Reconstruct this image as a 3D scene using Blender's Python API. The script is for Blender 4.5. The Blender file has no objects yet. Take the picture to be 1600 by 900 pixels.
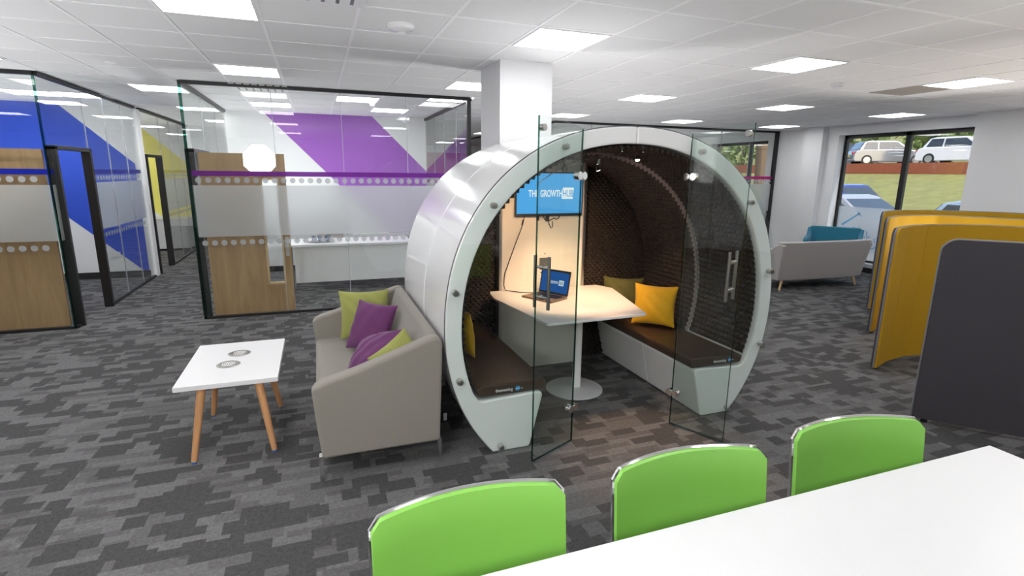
import bpy, bmesh, math, random
from mathutils import Vector, Matrix, Euler
random.seed(7)
PI = math.pi
C = bpy.context.scene.collection
S = bpy.context.scene
V = Vector

# ------------------------------------------------------------------ camera
EYE, H = 1.829, 2.83
p_, y_, r_ = 0.2143, 0.3512, 0.0114
fw = V((math.sin(y_)*math.cos(p_), math.cos(y_)*math.cos(p_), -math.sin(p_)))
rt0 = V((math.cos(y_), -math.sin(y_), 0)); up0 = rt0.cross(fw)
rt = math.cos(r_)*rt0 + math.sin(r_)*up0
up = -math.sin(r_)*rt0 + math.cos(r_)*up0
cd = bpy.data.cameras.new('camera'); cam = bpy.data.objects.new('camera', cd); C.objects.link(cam)
m = Matrix((rt, up, -fw)).transposed().to_4x4(); m.translation = (0, 0, EYE)
cam.matrix_world = m
cd.sensor_width = 36; cd.lens = 825.18/1600*36; cd.clip_start = .02; cd.clip_end = 300
S.camera = cam
S.view_settings.view_transform = 'Standard'; S.view_settings.look = 'None'
S.view_settings.gamma = 1; S.view_settings.use_curve_mapping = False
S.view_settings.exposure = 0.08
# ------------------------------------------------------------------ world and lights
W = bpy.data.worlds.new('world'); S.world = W; W.use_nodes = True
wn = W.node_tree; bgn = wn.nodes['Background']
sky = wn.nodes.new('ShaderNodeTexSky'); sky.sky_type = 'NISHITA'; sky.sun_disc = False
sky.sun_elevation = math.radians(38); sky.sun_rotation = math.radians(200); sky.dust_density = 2.0
wn.links.new(sky.outputs[0], bgn.inputs[0]); bgn.inputs[1].default_value = 0.32
PANEL = 11.0
def lamp(kind, name, loc, aim, power, color=(1, 1, 1), **kw):
    d = bpy.data.lights.new(name, kind); o = bpy.data.objects.new(name, d); C.objects.link(o)
    o.location = loc; o.rotation_euler = (V(aim)-V(loc)).to_track_quat('-Z', 'Y').to_euler()
    d.energy = power; d.color = color
    for k, v in kw.items(): setattr(d, k, v)
    return o
lamp('SUN', 'sun', (30, -10, 30), (24, 12, 0), 5.0, (1, .95, .88), angle=.02)
# added spots without fixtures, around the rooms, brightening the ceiling like bounced flash
FL = dict(spot_size=2.35, spot_blend=.6, shadow_soft_size=.2)
for (x, y, z, pw, c) in ((-1.3, .6, .5, 150, (1, 1, 1)), (2.9, .2, .5, 115, (1, .99, .97)), (5.6, .6, .5, 110, (1, .93, .86)), (8.4, 2.4, .5, 90, (1, .94, .88)),
                         (7.2, 3.9, .4, 90, (1, .96, .92)), (3.1, 5.6, .4, 110, (1, .98, .96)), (-3.3, 3.9, .4, 170, (1, 1, 1)), (-4.4, 6.2, .4, 150, (1, 1, 1)),
                         (-.8, 9.4, .3, 120, (1, 1, 1)), (-5.0, 8.8, .4, 160, (1, 1, 1)), (-4.6, 12.4, .4, 200, (1, 1, 1)), (7.0, 12.6, .4, 150, (1, 1, 1)), (4.6, 8.4, .4, 80, (1, 1, 1))):
    lamp('SPOT', 'ceiling_fill', (x, y, z), (x, y+.01, 2.83), pw, c, **FL)

# ------------------------------------------------------------------ materials
MATS = {}
def mat(name, color, rough=.5, metal=0.0, noise=0.0, nscale=40, bump=0.0, bscale=200, coat=0.0, sheen=0.0, emit=None, es=1.0, alpha=None):
    if name in MATS: return MATS[name]
    m = bpy.data.materials.new(name); m.use_nodes = True; t = m.node_tree; b = t.nodes['Principled BSDF']
    b.inputs['Base Color'].default_value = (*color, 1); b.inputs['Roughness'].default_value = rough
    b.inputs['Metallic'].default_value = metal
    if coat: b.inputs['Coat Weight'].default_value = coat; b.inputs['Coat Roughness'].default_value = .06
    if sheen: b.inputs['Sheen Weight'].default_value = sheen; b.inputs['Sheen Roughness'].default_value = .4
    if emit: b.inputs['Emission Color'].default_value = (*emit, 1); b.inputs['Emission Strength'].default_value = es
    tc = t.nodes.new('ShaderNodeTexCoord')
    if noise:
        n = t.nodes.new('ShaderNodeTexNoise'); n.inputs['Scale'].default_value = nscale; n.inputs['Detail'].default_value = 4
        t.links.new(tc.outputs['Object'], n.inputs['Vector'])
        mr = t.nodes.new('ShaderNodeMapRange'); mr.inputs['To Min'].default_value = 1-noise; mr.inputs['To Max'].default_value = 1+noise
        mx = t.nodes.new('ShaderNodeVectorMath'); mx.operation = 'SCALE'; mx.inputs[0].default_value = color
        t.links.new(n.outputs['Fac'], mr.inputs['Value']); t.links.new(mr.outputs[0], mx.inputs['Scale']); t.links.new(mx.outputs[0], b.inputs['Base Color'])
    if bump:
        n = t.nodes.new('ShaderNodeTexNoise'); n.inputs['Scale'].default_value = bscale; n.inputs['Detail'].default_value = 3
        t.links.new(tc.outputs['Object'], n.inputs['Vector'])
        bp = t.nodes.new('ShaderNodeBump'); bp.inputs['Strength'].default_value = bump; bp.inputs['Distance'].default_value = .002
        t.links.new(n.outputs['Fac'], bp.inputs['Height']); t.links.new(bp.outputs[0], b.inputs['Normal'])
    MATS[name] = m; return m

def new_nodes(name):
    m = bpy.data.materials.new(name); m.use_nodes = True; t = m.node_tree; t.nodes.clear()
    o = t.nodes.new('ShaderNodeOutputMaterial'); return m, t, o
def glass(name, tint=(.975, .99, .983), refl=.04, extra=0.0):
    if name in MATS: return MATS[name]
    m, t, o = new_nodes(name)
    tr = t.nodes.new('ShaderNodeBsdfTransparent'); tr.inputs[0].default_value = (*tint, 1)
    gl = t.nodes.new('ShaderNodeBsdfGlossy'); gl.inputs['Roughness'].default_value = 0.0
    lw = t.nodes.new('ShaderNodeLayerWeight'); lw.inputs['Blend'].default_value = .5
    pw = t.nodes.new('ShaderNodeMath'); pw.operation = 'POWER'; pw.inputs[1].default_value = 5
    ma = t.nodes.new('ShaderNodeMath'); ma.operation = 'MULTIPLY_ADD'; ma.inputs[1].default_value = 1-refl; ma.inputs[2].default_value = refl
    mx = t.nodes.new('ShaderNodeMixShader')
    t.links.new(lw.outputs['Facing'], pw.inputs[0]); t.links.new(pw.outputs[0], ma.inputs[0]); t.links.new(ma.outputs[0], mx.inputs[0])
    t.links.new(tr.outputs[0], mx.inputs[1]); t.links.new(gl.outputs[0], mx.inputs[2]); t.links.new(mx.outputs[0], o.inputs[0])
    MATS[name] = m; return m
def film(name, color, opac=.7, trans=.5):
    if name in MATS: return MATS[name]
    m, t, o = new_nodes(name)
    tr = t.nodes.new('ShaderNodeBsdfTransparent'); tr.inputs[0].default_value = (*[min(1, .35+.65*c) for c in color], 1)
    d = t.nodes.new('ShaderNodeBsdfDiffuse'); d.inputs[0].default_value = (*color, 1)
    l = t.nodes.new('ShaderNodeBsdfTranslucent'); l.inputs[0].default_value = (*color, 1)
    m1 = t.nodes.new('ShaderNodeMixShader'); m1.inputs[0].default_value = trans
    m2 = t.nodes.new('ShaderNodeMixShader'); m2.inputs[0].default_value = opac
    t.links.new(d.outputs[0], m1.inputs[1]); t.links.new(l.outputs[0], m1.inputs[2])
    t.links.new(tr.outputs[0], m2.inputs[1]); t.links.new(m1.outputs[0], m2.inputs[2]); t.links.new(m2.outputs[0], o.inputs[0])
    MATS[name] = m; return m
def frost(name):
    m, t, o = new_nodes(name)
    d = t.nodes.new('ShaderNodeBsdfDiffuse'); d.inputs[0].default_value = (.80, .83, .84, 1)
    l = t.nodes.new('ShaderNodeBsdfTranslucent'); l.inputs[0].default_value = (.86, .89, .9, 1)
    rf = t.nodes.new('ShaderNodeBsdfRefraction'); rf.inputs['Roughness'].default_value = .42; rf.inputs['IOR'].default_value = 1.12
    m1 = t.nodes.new('ShaderNodeMixShader'); m1.inputs[0].default_value = .55
    m2 = t.nodes.new('ShaderNodeMixShader'); m2.inputs[0].default_value = .52
    t.links.new(d.outputs[0], m1.inputs[1]); t.links.new(l.outputs[0], m1.inputs[2])
    t.links.new(m1.outputs[0], m2.inputs[1]); t.links.new(rf.outputs[0], m2.inputs[2]); t.links.new(m2.outputs[0], o.inputs[0])
    return m
def emis(name, color, s):
    m, t, o = new_nodes(name); e = t.nodes.new('ShaderNodeEmission'); e.inputs[0].default_value = (*color, 1); e.inputs[1].default_value = s
    t.links.new(e.outputs[0], o.inputs[0]); return m
def carpet():
    m = bpy.data.materials.new('carpet'); m.use_nodes = True; t = m.node_tree; b = t.nodes['Principled BSDF']
    b.inputs['Roughness'].default_value = .95; b.inputs['Specular IOR Level'].default_value = .15
    g = t.nodes.new('ShaderNodeNewGeometry')
    def mth(op, a, bb=None, c=None):
        n = t.nodes.new('ShaderNodeMath'); n.operation = op
        for i, x in enumerate((a, bb, c)):
            if x is None: continue
            if isinstance(x, (int, float)): n.inputs[i].default_value = x
            else: t.links.new(x, n.inputs[i])
        return n.outputs[0]
    sp = t.nodes.new('ShaderNodeSeparateXYZ'); t.links.new(g.outputs['Position'], sp.inputs[0])
    def cells(w, h, seed):
        row = mth('FLOOR', mth('DIVIDE', sp.outputs[1], h))
        wn1 = t.nodes.new('ShaderNodeTexWhiteNoise'); wn1.noise_dimensions = '2D'
        cb0 = t.nodes.new('ShaderNodeCombineXYZ'); t.links.new(row, cb0.inputs[0]); cb0.inputs[1].default_value = seed+.5
        t.links.new(cb0.outputs[0], wn1.inputs['Vector'])
        xo = mth('ADD', mth('DIVIDE', sp.outputs[0], w), mth('MULTIPLY', wn1.outputs['Value'], 7.0))
        col = mth('FLOOR', xo)
        cb = t.nodes.new('ShaderNodeCombineXYZ'); t.links.new(col, cb.inputs[0]); t.links.new(row, cb.inputs[1]); cb.inputs[2].default_value = seed
        w2 = t.nodes.new('ShaderNodeTexWhiteNoise'); w2.noise_dimensions = '3D'; t.links.new(cb.outputs[0], w2.inputs['Vector'])
        return w2.outputs['Value']
    a = cells(.185, .075, 1); c = cells(.105, .105, 2); d = cells(.24, .05, 3)
    st1 = mth('GREATER_THAN', a, .74); st2 = mth('GREATER_THAN', c, .76); st3 = mth('GREATER_THAN', d, .8)
    dark = mth('MAXIMUM', mth('MAXIMUM', st1, st2), mth('MULTIPLY', st3, .45))
    lite = mth('MULTIPLY', mth('GREATER_THAN', mth('SUBTRACT', 1.0, a), .6), mth('SUBTRACT', 1.0, dark))
    n = t.nodes.new('ShaderNodeTexNoise'); n.inputs['Scale'].default_value = 260; n.inputs['Detail'].default_value = 3
    t.links.new(g.outputs['Position'], n.inputs['Vector'])
    n2 = t.nodes.new('ShaderNodeTexNoise'); n2.inputs['Scale'].default_value = 45; n2.inputs['Detail'].default_value = 4
    t.links.new(g.outputs['Position'], n2.inputs['Vector'])
    base = mth('MULTIPLY_ADD', dark, -.055, .128)
    base = mth('MULTIPLY_ADD', lite, .028, base)
    base = mth('MULTIPLY', base, mth('ADD', mth('MULTIPLY', n.outputs['Fac'], 2.2), mth('MULTIPLY_ADD', n2.outputs['Fac'], .8, -.5)))
    cb = t.nodes.new('ShaderNodeCombineXYZ')
    t.links.new(mth('MULTIPLY', base, 1.0), cb.inputs[0]); t.links.new(mth('MULTIPLY', base, .985), cb.inputs[1]); t.links.new(mth('MULTIPLY', base, 1.0), cb.inputs[2])
    t.links.new(cb.outputs[0], b.inputs['Base Color'])
    bp = t.nodes.new('ShaderNodeBump'); bp.inputs['Strength'].default_value = .5; bp.inputs['Distance'].default_value = .003
    t.links.new(n.outputs['Fac'], bp.inputs['Height']); t.links.new(bp.outputs[0], b.inputs['Normal'])
    return m
def wood(name, c1, c2, scale=9, axis='Z', rough=.42):
    m = bpy.data.materials.new(name); m.use_nodes = True; t = m.node_tree; b = t.nodes['Principled BSDF']; b.inputs['Roughness'].default_value = rough
    tc = t.nodes.new('ShaderNodeTexCoord'); mp = t.nodes.new('ShaderNodeMapping')
    mp.inputs['Scale'].default_value = (1, 1, .12) if axis == 'Z' else (.12, 1, 1)
    n = t.nodes.new('ShaderNodeTexNoise'); n.inputs['Scale'].default_value = scale; n.inputs['Detail'].default_value = 6; n.inputs['Distortion'].default_value = 1.2
    cr = t.nodes.new('ShaderNodeValToRGB'); cr.color_ramp.elements[0].color = (*c1, 1); cr.color_ramp.elements[1].color = (*c2, 1)
    cr.color_ramp.elements[0].position = .3; cr.color_ramp.elements[1].position = .7
    t.links.new(tc.outputs['Object'], mp.inputs[0]); t.links.new(mp.outputs[0], n.inputs['Vector']); t.links.new(n.outputs['Fac'], cr.inputs[0]); t.links.new(cr.outputs[0], b.inputs['Base Color'])
    return m
M = dict(
    carpet=carpet(),
    ceil=mat('ceiling_tile', (.84, .84, .85), .9, noise=.02, nscale=120, bump=.15, bscale=300),
    bar=mat('ceiling_bar', (.95, .95, .96), .5),
    wall=mat('white_paint', (.84, .845, .86), .6, noise=.01, nscale=5),
    black=mat('black_metal', (.012, .012, .013), .4),
    skirt=mat('black_skirting', (.02, .02, .022), .5),
    glass=glass('partition_glass'), wglass=glass('window_glass', (.98, .99, .99)),
    podglass=glass('pod_glass', (.962, .988, .978), .045), edge=glass('green_glass_edge', (.22, .48, .40), .05),
    frost=frost('frosted_film'), dot=film('dot_film', (.78, .80, .82), .45, .4),
    purplefilm=film('purple_film', (.36, .09, .50), .6, .5), bluefilm=film('blue_film', (.03, .05, .55), .85, .5),
    yellowfilm=film('yellow_film', (.75, .68, .10), .7, .5), pinkfilm=film('pink_film', (.75, .08, .42), .85, .6),
    shell=mat('white_gelcoat', (.92, .92, .925), .16, coat=.6),
    foam=mat('brown_acoustic_foam', (.036, .026, .021), .9, noise=.15, nscale=60),
    foamlit=mat('lit_foam_edge', (.42, .32, .28), .9, noise=.1),  # pale pink is the spot's grazing light on the rim, put into colour
    leather=mat('dark_brown_leather', (.060, .036, .024), .38, noise=.15, nscale=12, bump=.25, bscale=90),
    white=mat('white_laminate', (.82, .82, .83), .32), panelw=mat('tv_panel_white', (.80, .77, .72), .4),
    chrome=mat('chrome', (.86, .86, .87), .08, 1.0), steel=mat('brushed_steel', (.50, .49, .47), .28, 1.0, noise=.05, nscale=90),
    dgrey=mat('dark_grey_metal', (.09, .10, .11), .45), blackp=mat('black_plastic', (.015, .015, .017), .35),
    greyfab=mat('taupe_fabric', (.262, .240, .212), .95, noise=.22, nscale=420, bump=.4, bscale=700, sheen=.2),
    palefab=mat('pale_grey_fabric', (.46, .43, .42), .95, noise=.12, nscale=300, bump=.3, bscale=500, sheen=.2),
    teal=mat('teal_fabric', (.02, .17, .26), .9, noise=.12, nscale=200, bump=.3, bscale=400, sheen=.2),
    purple=mat('purple_fabric', (.125, .028, .118), .9, noise=.25, nscale=260, bump=.5, bscale=420, sheen=.2),
    lime=mat('lime_fabric', (.31, .325, .09), .9, noise=.2, nscale=260, bump=.5, bscale=420, sheen=.2),
    mustard=mat('mustard_velvet', (.70, .40, .008), .75, noise=.12, nscale=14, sheen=.4),
    olive=mat('olive_velvet', (.06, .063, .008), .75, noise=.2, nscale=14, sheen=.3),
    yellow=mat('yellow_fabric', (.52, .295, .010), .92, noise=.08, nscale=400, bump=.25, bscale=600),
    charcoal=mat('charcoal_fabric', (.062, .058, .068), .95, noise=.2, nscale=420, bump=.3, bscale=600),
    trim=mat('grey_edge_trim', (.22, .22, .24), .5),
    green=mat('lime_green_plastic', (.26, .60, .10), .33),
    door=wood('cherry_veneer', (.31, .185, .085), (.42, .27, .135), 9), beech=wood('beech', (.50, .25, .105), (.60, .32, .15), 14),
    dooredge=wood('pale_wood_bead', (.52, .36, .17), (.60, .42, .22), 14), oak=wood('pale_oak', (.55, .38, .18), (.66, .48, .26), 20),
    ppaint=mat('purple_paint', (.36, .12, .56), .55), bpaint=mat('blue_paint', (.025, .085, .62), .55),
    ypaint=mat('yellow_paint', (.85, .77, .17), .55), mpaint=mat('magenta_paint', (.55, .03, .16), .55),
    led=emis('led_panel', (1, 1, 1), PANEL), warm=emis('warm_lamp_face', (1, .78, .5), 18), softb=emis('softbox_face', (1, .98, .95), 42),
    screenblue=emis('screen_blue', (.085, .42, .86), .95), screenwhite=emis('screen_white', (1, 1, 1), .95),
    lapblue=emis('laptop_blue', (.02, .11, .40), .8), lapwhite=emis('laptop_white', (.75, .85, .9), .8),
    logo_w=mat('logo_white', (.8, .8, .8), .5), logo_b=mat('logo_blue', (.02, .32, .70), .5),
    dtile=mat('grey_vent_tile', (.36, .33, .29), .7), tblue=mat('blue_foot', (.03, .15, .5), .4),
    grass=mat('grass', (.19, .19, .055), .95, noise=.5, nscale=2.5, bump=1, bscale=30), brick=mat('red_brick', (.36, .10, .05), .9, noise=.3, nscale=9),
    tarmac=mat('tarmac', (.30, .27, .24), .95, noise=.1, nscale=8), leaf=mat('leaves', (.10, .15, .03), .9, noise=.6, nscale=3),
    bark=mat('bark', (.13, .085, .05), .95, noise=.3, nscale=8), tyre=mat('tyre', (.02, .02, .02), .8), cglass=mat('car_glass', (.03, .035, .04), .05, coat=1),
    c_white=mat('car_white', (.80, .80, .80), .2, coat=1), c_silver=mat('car_silver', (.24, .25, .265), .25, .5, coat=1), c_black=mat('car_black', (.02, .02, .025), .2, coat=1),
    c_blue=mat('car_blue', (.03, .05, .33), .2, .3, coat=1), c_dsilver=mat('car_dark_silver', (.45, .46, .48), .2, .4, coat=1), c_lblue=mat('car_pale_blue', (.45, .58, .70), .2, .3, coat=1),
    plate=mat('yellow_plate', (.80, .55, .03), .4), red=mat('tail_light', (.5, .02, .02), .2), sketch=mat('blue_sketch_ink', (.20, .52, .80), .6),
)

# ------------------------------------------------------------------ mesh helpers
def prop(o, label=None, cat=None, group=None, kind=None):
    if label: o['label'] = label
    if cat: o['category'] = cat
    if group: o['group'] = group
    if kind: o['kind'] = kind
    return o
def thing(name, label, cat, loc=(0, 0, 0), rz=0, group=None, kind=None):
    o = bpy.data.objects.new(name, None); C.objects.link(o); o.location = loc; o.rotation_euler = (0, 0, rz); o.empty_display_size = .1
    return prop(o, label, cat, group, kind)
class MB:
    def __init__(s): s.bm = bmesh.new()
    def box(s, x0, x1, y0, y1, z0, z1, rot=None, at=None):
        r = bmesh.ops.create_cube(s.bm, size=1)['verts']
        for v in r: v.co = V(((x0+x1)/2+v.co.x*(x1-x0), (y0+y1)/2+v.co.y*(y1-y0), (z0+z1)/2+v.co.z*(z1-z0)))
        if rot is not None:
            R = Euler(rot).to_matrix(); c = V(at or (0, 0, 0))
            for v in r: v.co = R @ v.co + c
        return s
    def prism(s, pts, axis, a, b):
        """polygon pts in the plane across axis; axis 'y': (x,z); 'z': (x,y); 'x': (y,z)"""
        def P(p, h):
            return {'y': (p[0], h, p[1]), 'z': (p[0], p[1], h), 'x': (h, p[0], p[1])}[axis]
        va = [s.bm.verts.new(P(p, a)) for p in pts]; vb = [s.bm.verts.new(P(p, b)) for p in pts]
        n = len(pts); s.bm.faces.new(va); s.bm.faces.new(vb[::-1])
        for i in range(n): s.bm.faces.new((va[i], vb[i], vb[(i+1) % n], va[(i+1) % n]))
        return s
    def cyl(s, p0, p1, r0, r1=None, n=20):
        r1 = r0 if r1 is None else r1
        p0, p1 = V(p0), V(p1); q = (p1-p0).to_track_quat('Z', 'Y').to_matrix()
        A = [s.bm.verts.new(p0+q @ V((r0*math.cos(2*PI*i/n), r0*math.sin(2*PI*i/n), 0))) for i in range(n)]
        B = [s.bm.verts.new(p1+q @ V((r1*math.cos(2*PI*i/n), r1*math.sin(2*PI*i/n), 0))) for i in range(n)]
        s.bm.faces.new(A[::-1]); s.bm.faces.new(B)
        for i in range(n): s.bm.faces.new((A[i], A[(i+1) % n], B[(i+1) % n], B[i]))
        return s
    def tube(s, pts, r, n=10, closed=False):
        pts = [V(p) for p in pts]; rings = []; N = len(pts); prev = None
        for i, p in enumerate(pts):
            a = pts[(i-1) % N] if (i > 0 or closed) else p; b = pts[(i+1) % N] if (i < N-1 or closed) else p
            d = (b-a).normalized()
            if prev is None: u = d.orthogonal().normalized()
            else: u = (prev-d*prev.dot(d)).normalized()
            prev = u; w = d.cross(u)
            rings.append([s.bm.verts.new(p+u*r*math.cos(2*PI*k/n)+w*r*math.sin(2*PI*k/n)) for k in range(n)])
        for i in range(N if closed else N-1):
            A, B = rings[i], rings[(i+1) % N]
            for k in range(n): s.bm.faces.new((A[k], A[(k+1) % n], B[(k+1) % n], B[k]))
        if not closed: s.bm.faces.new(rings[0][::-1]); s.bm.faces.new(rings[-1])
        return s
    def lathe(s, prof, c=(0, 0, 0), n=40):
        c = V(c); rings = []
        for r, z in prof: rings.append([s.bm.verts.new(c+V((r*math.cos(2*PI*k/n), r*math.sin(2*PI*k/n), z))) for k in range(n)] if r > 1e-6 else [s.bm.verts.new(c+V((0, 0, z)))])
        for A, B in zip(rings, rings[1:]):
            for k in range(n):
                q = [A[k % len(A)], A[(k+1) % len(A)], B[(k+1) % len(B)], B[k % len(B)]]
                q2 = []
                for v in q:
                    if v not in q2: q2.append(v)
                if len(q2) > 2: s.bm.faces.new(q2)
        for R in (rings[0], rings[-1]):
            if len(R) > 1: s.bm.faces.new(R)
        return s
    def grid(s, f, nu, nv):
        vs = [[s.bm.verts.new(f(i/nu, j/nv)) for j in range(nv+1)] for i in range(nu+1)]
        for i in range(nu):
            for j in range(nv): s.bm.faces.new((vs[i][j], vs[i+1][j], vs[i+1][j+1], vs[i][j+1]))
        return vs
    def build(s, name, m, parent=None, bevel=0, seg=2, smooth=30, world=False, solid=0, sub=0):
        bm = s.bm
        bmesh.ops.remove_doubles(bm, verts=bm.verts, dist=1e-6)
        bmesh.ops.recalc_face_normals(bm, faces=bm.faces)
        if bevel:
            es = [e for e in bm.edges if len(e.link_faces) == 2 and e.calc_face_angle(0) > math.radians(35)]
            bmesh.ops.bevel(bm, geom=es, offset=bevel, segments=seg, profile=.5, affect='EDGES', clamp_overlap=True)
        off = V((0, 0, 0))
        if world and parent is not None: off = V(parent.matrix_basis.translation); q = parent
        if world and parent is not None and parent.parent is not None: off = off+V(parent.parent.location)
        if parent is None:
            xs = [v.co for v in bm.verts]; off = V(((min(c.x for c in xs)+max(c.x for c in xs))/2, (min(c.y for c in xs)+max(c.y for c in xs))/2, min(c.z for c in xs)))
        bmesh.ops.translate(bm, verts=bm.verts, vec=-off)
        if smooth:
            lim = math.radians(smooth)
            for f in bm.faces: f.smooth = True
            for e in bm.edges: e.smooth = not (len(e.link_faces) == 2 and e.calc_face_angle(0) > lim)
        me = bpy.data.meshes.new(name); bm.to_mesh(me); bm.free()
        me.materials.append(m)
        o = bpy.data.objects.new(name, me); C.objects.link(o)
        if parent is not None: o.parent = parent
        else: o.location = off
        if bevel and smooth: wn_ = o.modifiers.new('w', 'WEIGHTED_NORMAL'); wn_.keep_sharp = True; wn_.weight = 100
        if solid: md = o.modifiers.new('s', 'SOLIDIFY'); md.thickness = solid; md.offset = 0
        if sub: md = o.modifiers.new('u', 'SUBSURF'); md.levels = sub; md.render_levels = sub
        return o
def struct(o): o['kind'] = 'structure'; return o
def text(body, name, m, parent, size, mw, sx=1.0, off=0.0, depth=.0015, shear=0):
    cu = bpy.data.curves.new(name, 'FONT'); cu.body = body; cu.size = size; cu.extrude = depth; cu.offset = off; cu.shear = shear
    to = bpy.data.objects.new('tmp', cu); C.objects.link(to)
    dg = bpy.context.evaluated_depsgraph_get(); me = bpy.data.meshes.new_from_object(to.evaluated_get(dg))
    bpy.data.objects.remove(to)
    me.transform(Matrix.Diagonal((sx, 1, 1, 1))); me.transform(mw)
    me.name = name; me.materials.clear(); me.materials.append(m)
    o = bpy.data.objects.new(name, me); C.objects.link(o); o.parent = parent
    return o
def frame_m(o, x, y, z=None):
    x = V(x).normalized(); y = V(y).normalized(); z = x.cross(y)
    mm = Matrix((x, y, z)).transposed().to_4x4(); mm.translation = V(o); return mm
def copy_tree(o, parent=None):
    c = o.copy(); C.objects.link(c)
    if parent: c.parent = parent
    for ch in [k for k in bpy.data.objects if k.parent == o]: copy_tree(ch, c)
    return c

# ================================================================== the building
GX, GY, T = -2.0783, 3.0693, .6
def wall(name, *b, m='wall'):
    return struct(MB().box(*b).build(name, M[m], smooth=0))
struct(MB().box(-8, 10.2, -5, 20.3, -.12, 0).build('floor', M['carpet'], smooth=0))
struct(MB().box(-8, 10.2, -5, 20.3, H, H+.12).build('ceiling', M['ceil'], smooth=0))
g = MB()
i = -9
while GX+i*T < 10.1:
    x = GX+i*T
    if x > -7.9: g.box(x-.012, x+.012, -4.9, 20.2, H-.004, H+.01)
    i += 1
j = -13
while GY+j*T < 20.1:
    y = GY+j*T
    if y > -4.9: g.box(-7.95, 10.0, y-.012, y+.012, H-.0035, H+.01)
    j += 1
struct(g.build('trim_1', M['bar'], smooth=0))
wall('wall_left', -8.15, -8, -5, 20.3, 0, H)
wall('wall_rear', -8, 10.2, -5.15, -5, 0, H)
wall('wall_back', -8, 10.2, 20.2, 20.35, 0, H)
MB()
# right wall with two window openings (inner face at X=10, windows set at X=10.2)
rw = MB()
WT = 2.648; WB = .14
rw.box(10, 10.3, 8.16, 9.98, 0, H); rw.box(10, 10.3, 11.9, 20.3, 0, H)
rw.box(10, 10.3, 5.0, 8.16, WT, H); rw.box(10, 10.3, 9.98, 11.9, WT, H)
rw.box(10, 10.3, 5.0, 8.16, 0, WB); rw.box(10, 10.3, 9.98, 11.9, 0, WB)
struct(rw.build('wall_right', M['wall'], smooth=0))
wall('wall_right_near', 9.75, 10.3, -5, 5.62, 0, H)
wall('wall_right_pier', 9.86, 10.05, 8.42, 8.86, 0, H)
struct(MB().box(10.0, 10.2, 5.0, 8.16, WB, WB+.03).build('trim_2', M['white'], bevel=.005))
struct(MB().box(9.97, 10.0, 5.62, 8.42, 0, .1).box(9.97, 10.0, 8.86, 9.66, 0, .1).box(9.72, 9.75, -4.9, 5.62, 0, .1).build('baseboard_right', M['skirt'], smooth=0))
def window(n, y0, y1, mull, label):
    w = thing('window_%d' % n, None, None, (10.2, (y0+y1)/2, WB), kind='structure')
    f = MB()
    for a, b in ((y0, y0+.06), (y1-.06, y1), (mull-.045, mull+.045)): f.box(10.17, 10.24, a, b, WB, WT)
    f.box(10.17, 10.24, y0, y1, WB, WB+.07).box(10.17, 10.24, y0, y1, WT-.07, WT)
    f.build('window_frame', M['black'], w, bevel=.004, world=True)
    MB().box(10.2, 10.208, y0+.05, y1-.05, WB+.05, WT-.05).build('pane', M['wglass'], w, smooth=0, world=True)
    MB().box(10.192, 10.194, y0+.06, mull-.045, WB+.07, 1.24).box(10.192, 10.194, mull+.045, y1-.06, WB+.07, 1.24).build('frosted_film', M['frost'], w, smooth=0, world=True)
    return w
w1 = window(1, 5.05, 8.16, 6.9, 'x')
w2 = window(2, 9.98, 11.9, 10.69, 'x')
# blue ink drawing of a crane and blocks on the frosted film
sk = MB(); rs = random.Random(4)
def stroke(a, b, wd):
    a, b = V((0, *a)), V((0, *b)); d = (b-a).normalized(); n = V((0, -d.z, d.y))*wd/2
    vs = [sk.bm.verts.new(V((10.188, 0, 0))+q) for q in (a-n, b-n*.6, b+n*.6, a+n)]; sk.bm.faces.new(vs)
stroke((7.98, .86), (7.62, 1.12), .045); stroke((7.66, 1.13), (7.58, 1.06), .02)
for k in range(46):
    y = rs.uniform(6.95, 7.75); z = .48+.26*rs.random()+.10*math.sin(y*5)
    if abs(y-6.9) < .14: continue
    a = rs.uniform(0, PI); L = rs.uniform(.03, .13)
    if abs(y-6.9) < .10: continue
    stroke((y, z), (y+L*math.cos(a), z+L*math.sin(a)), rs.uniform(.008, .035))
for k in range(14):
    y = rs.uniform(10.1, 10.5); stroke((y, rs.uniform(.4, 1.0)), (y+rs.uniform(-.05, .05), rs.uniform(.5, 1.1)), .03)
sk.build('window_drawing', M['sketch'], w1, smooth=0, world=True)
# white column behind the pod
struct(MB().box(1.62, 2.14, 4.80, 5.40, 0, H).build('wall_column', M['wall'], bevel=.004))

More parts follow.
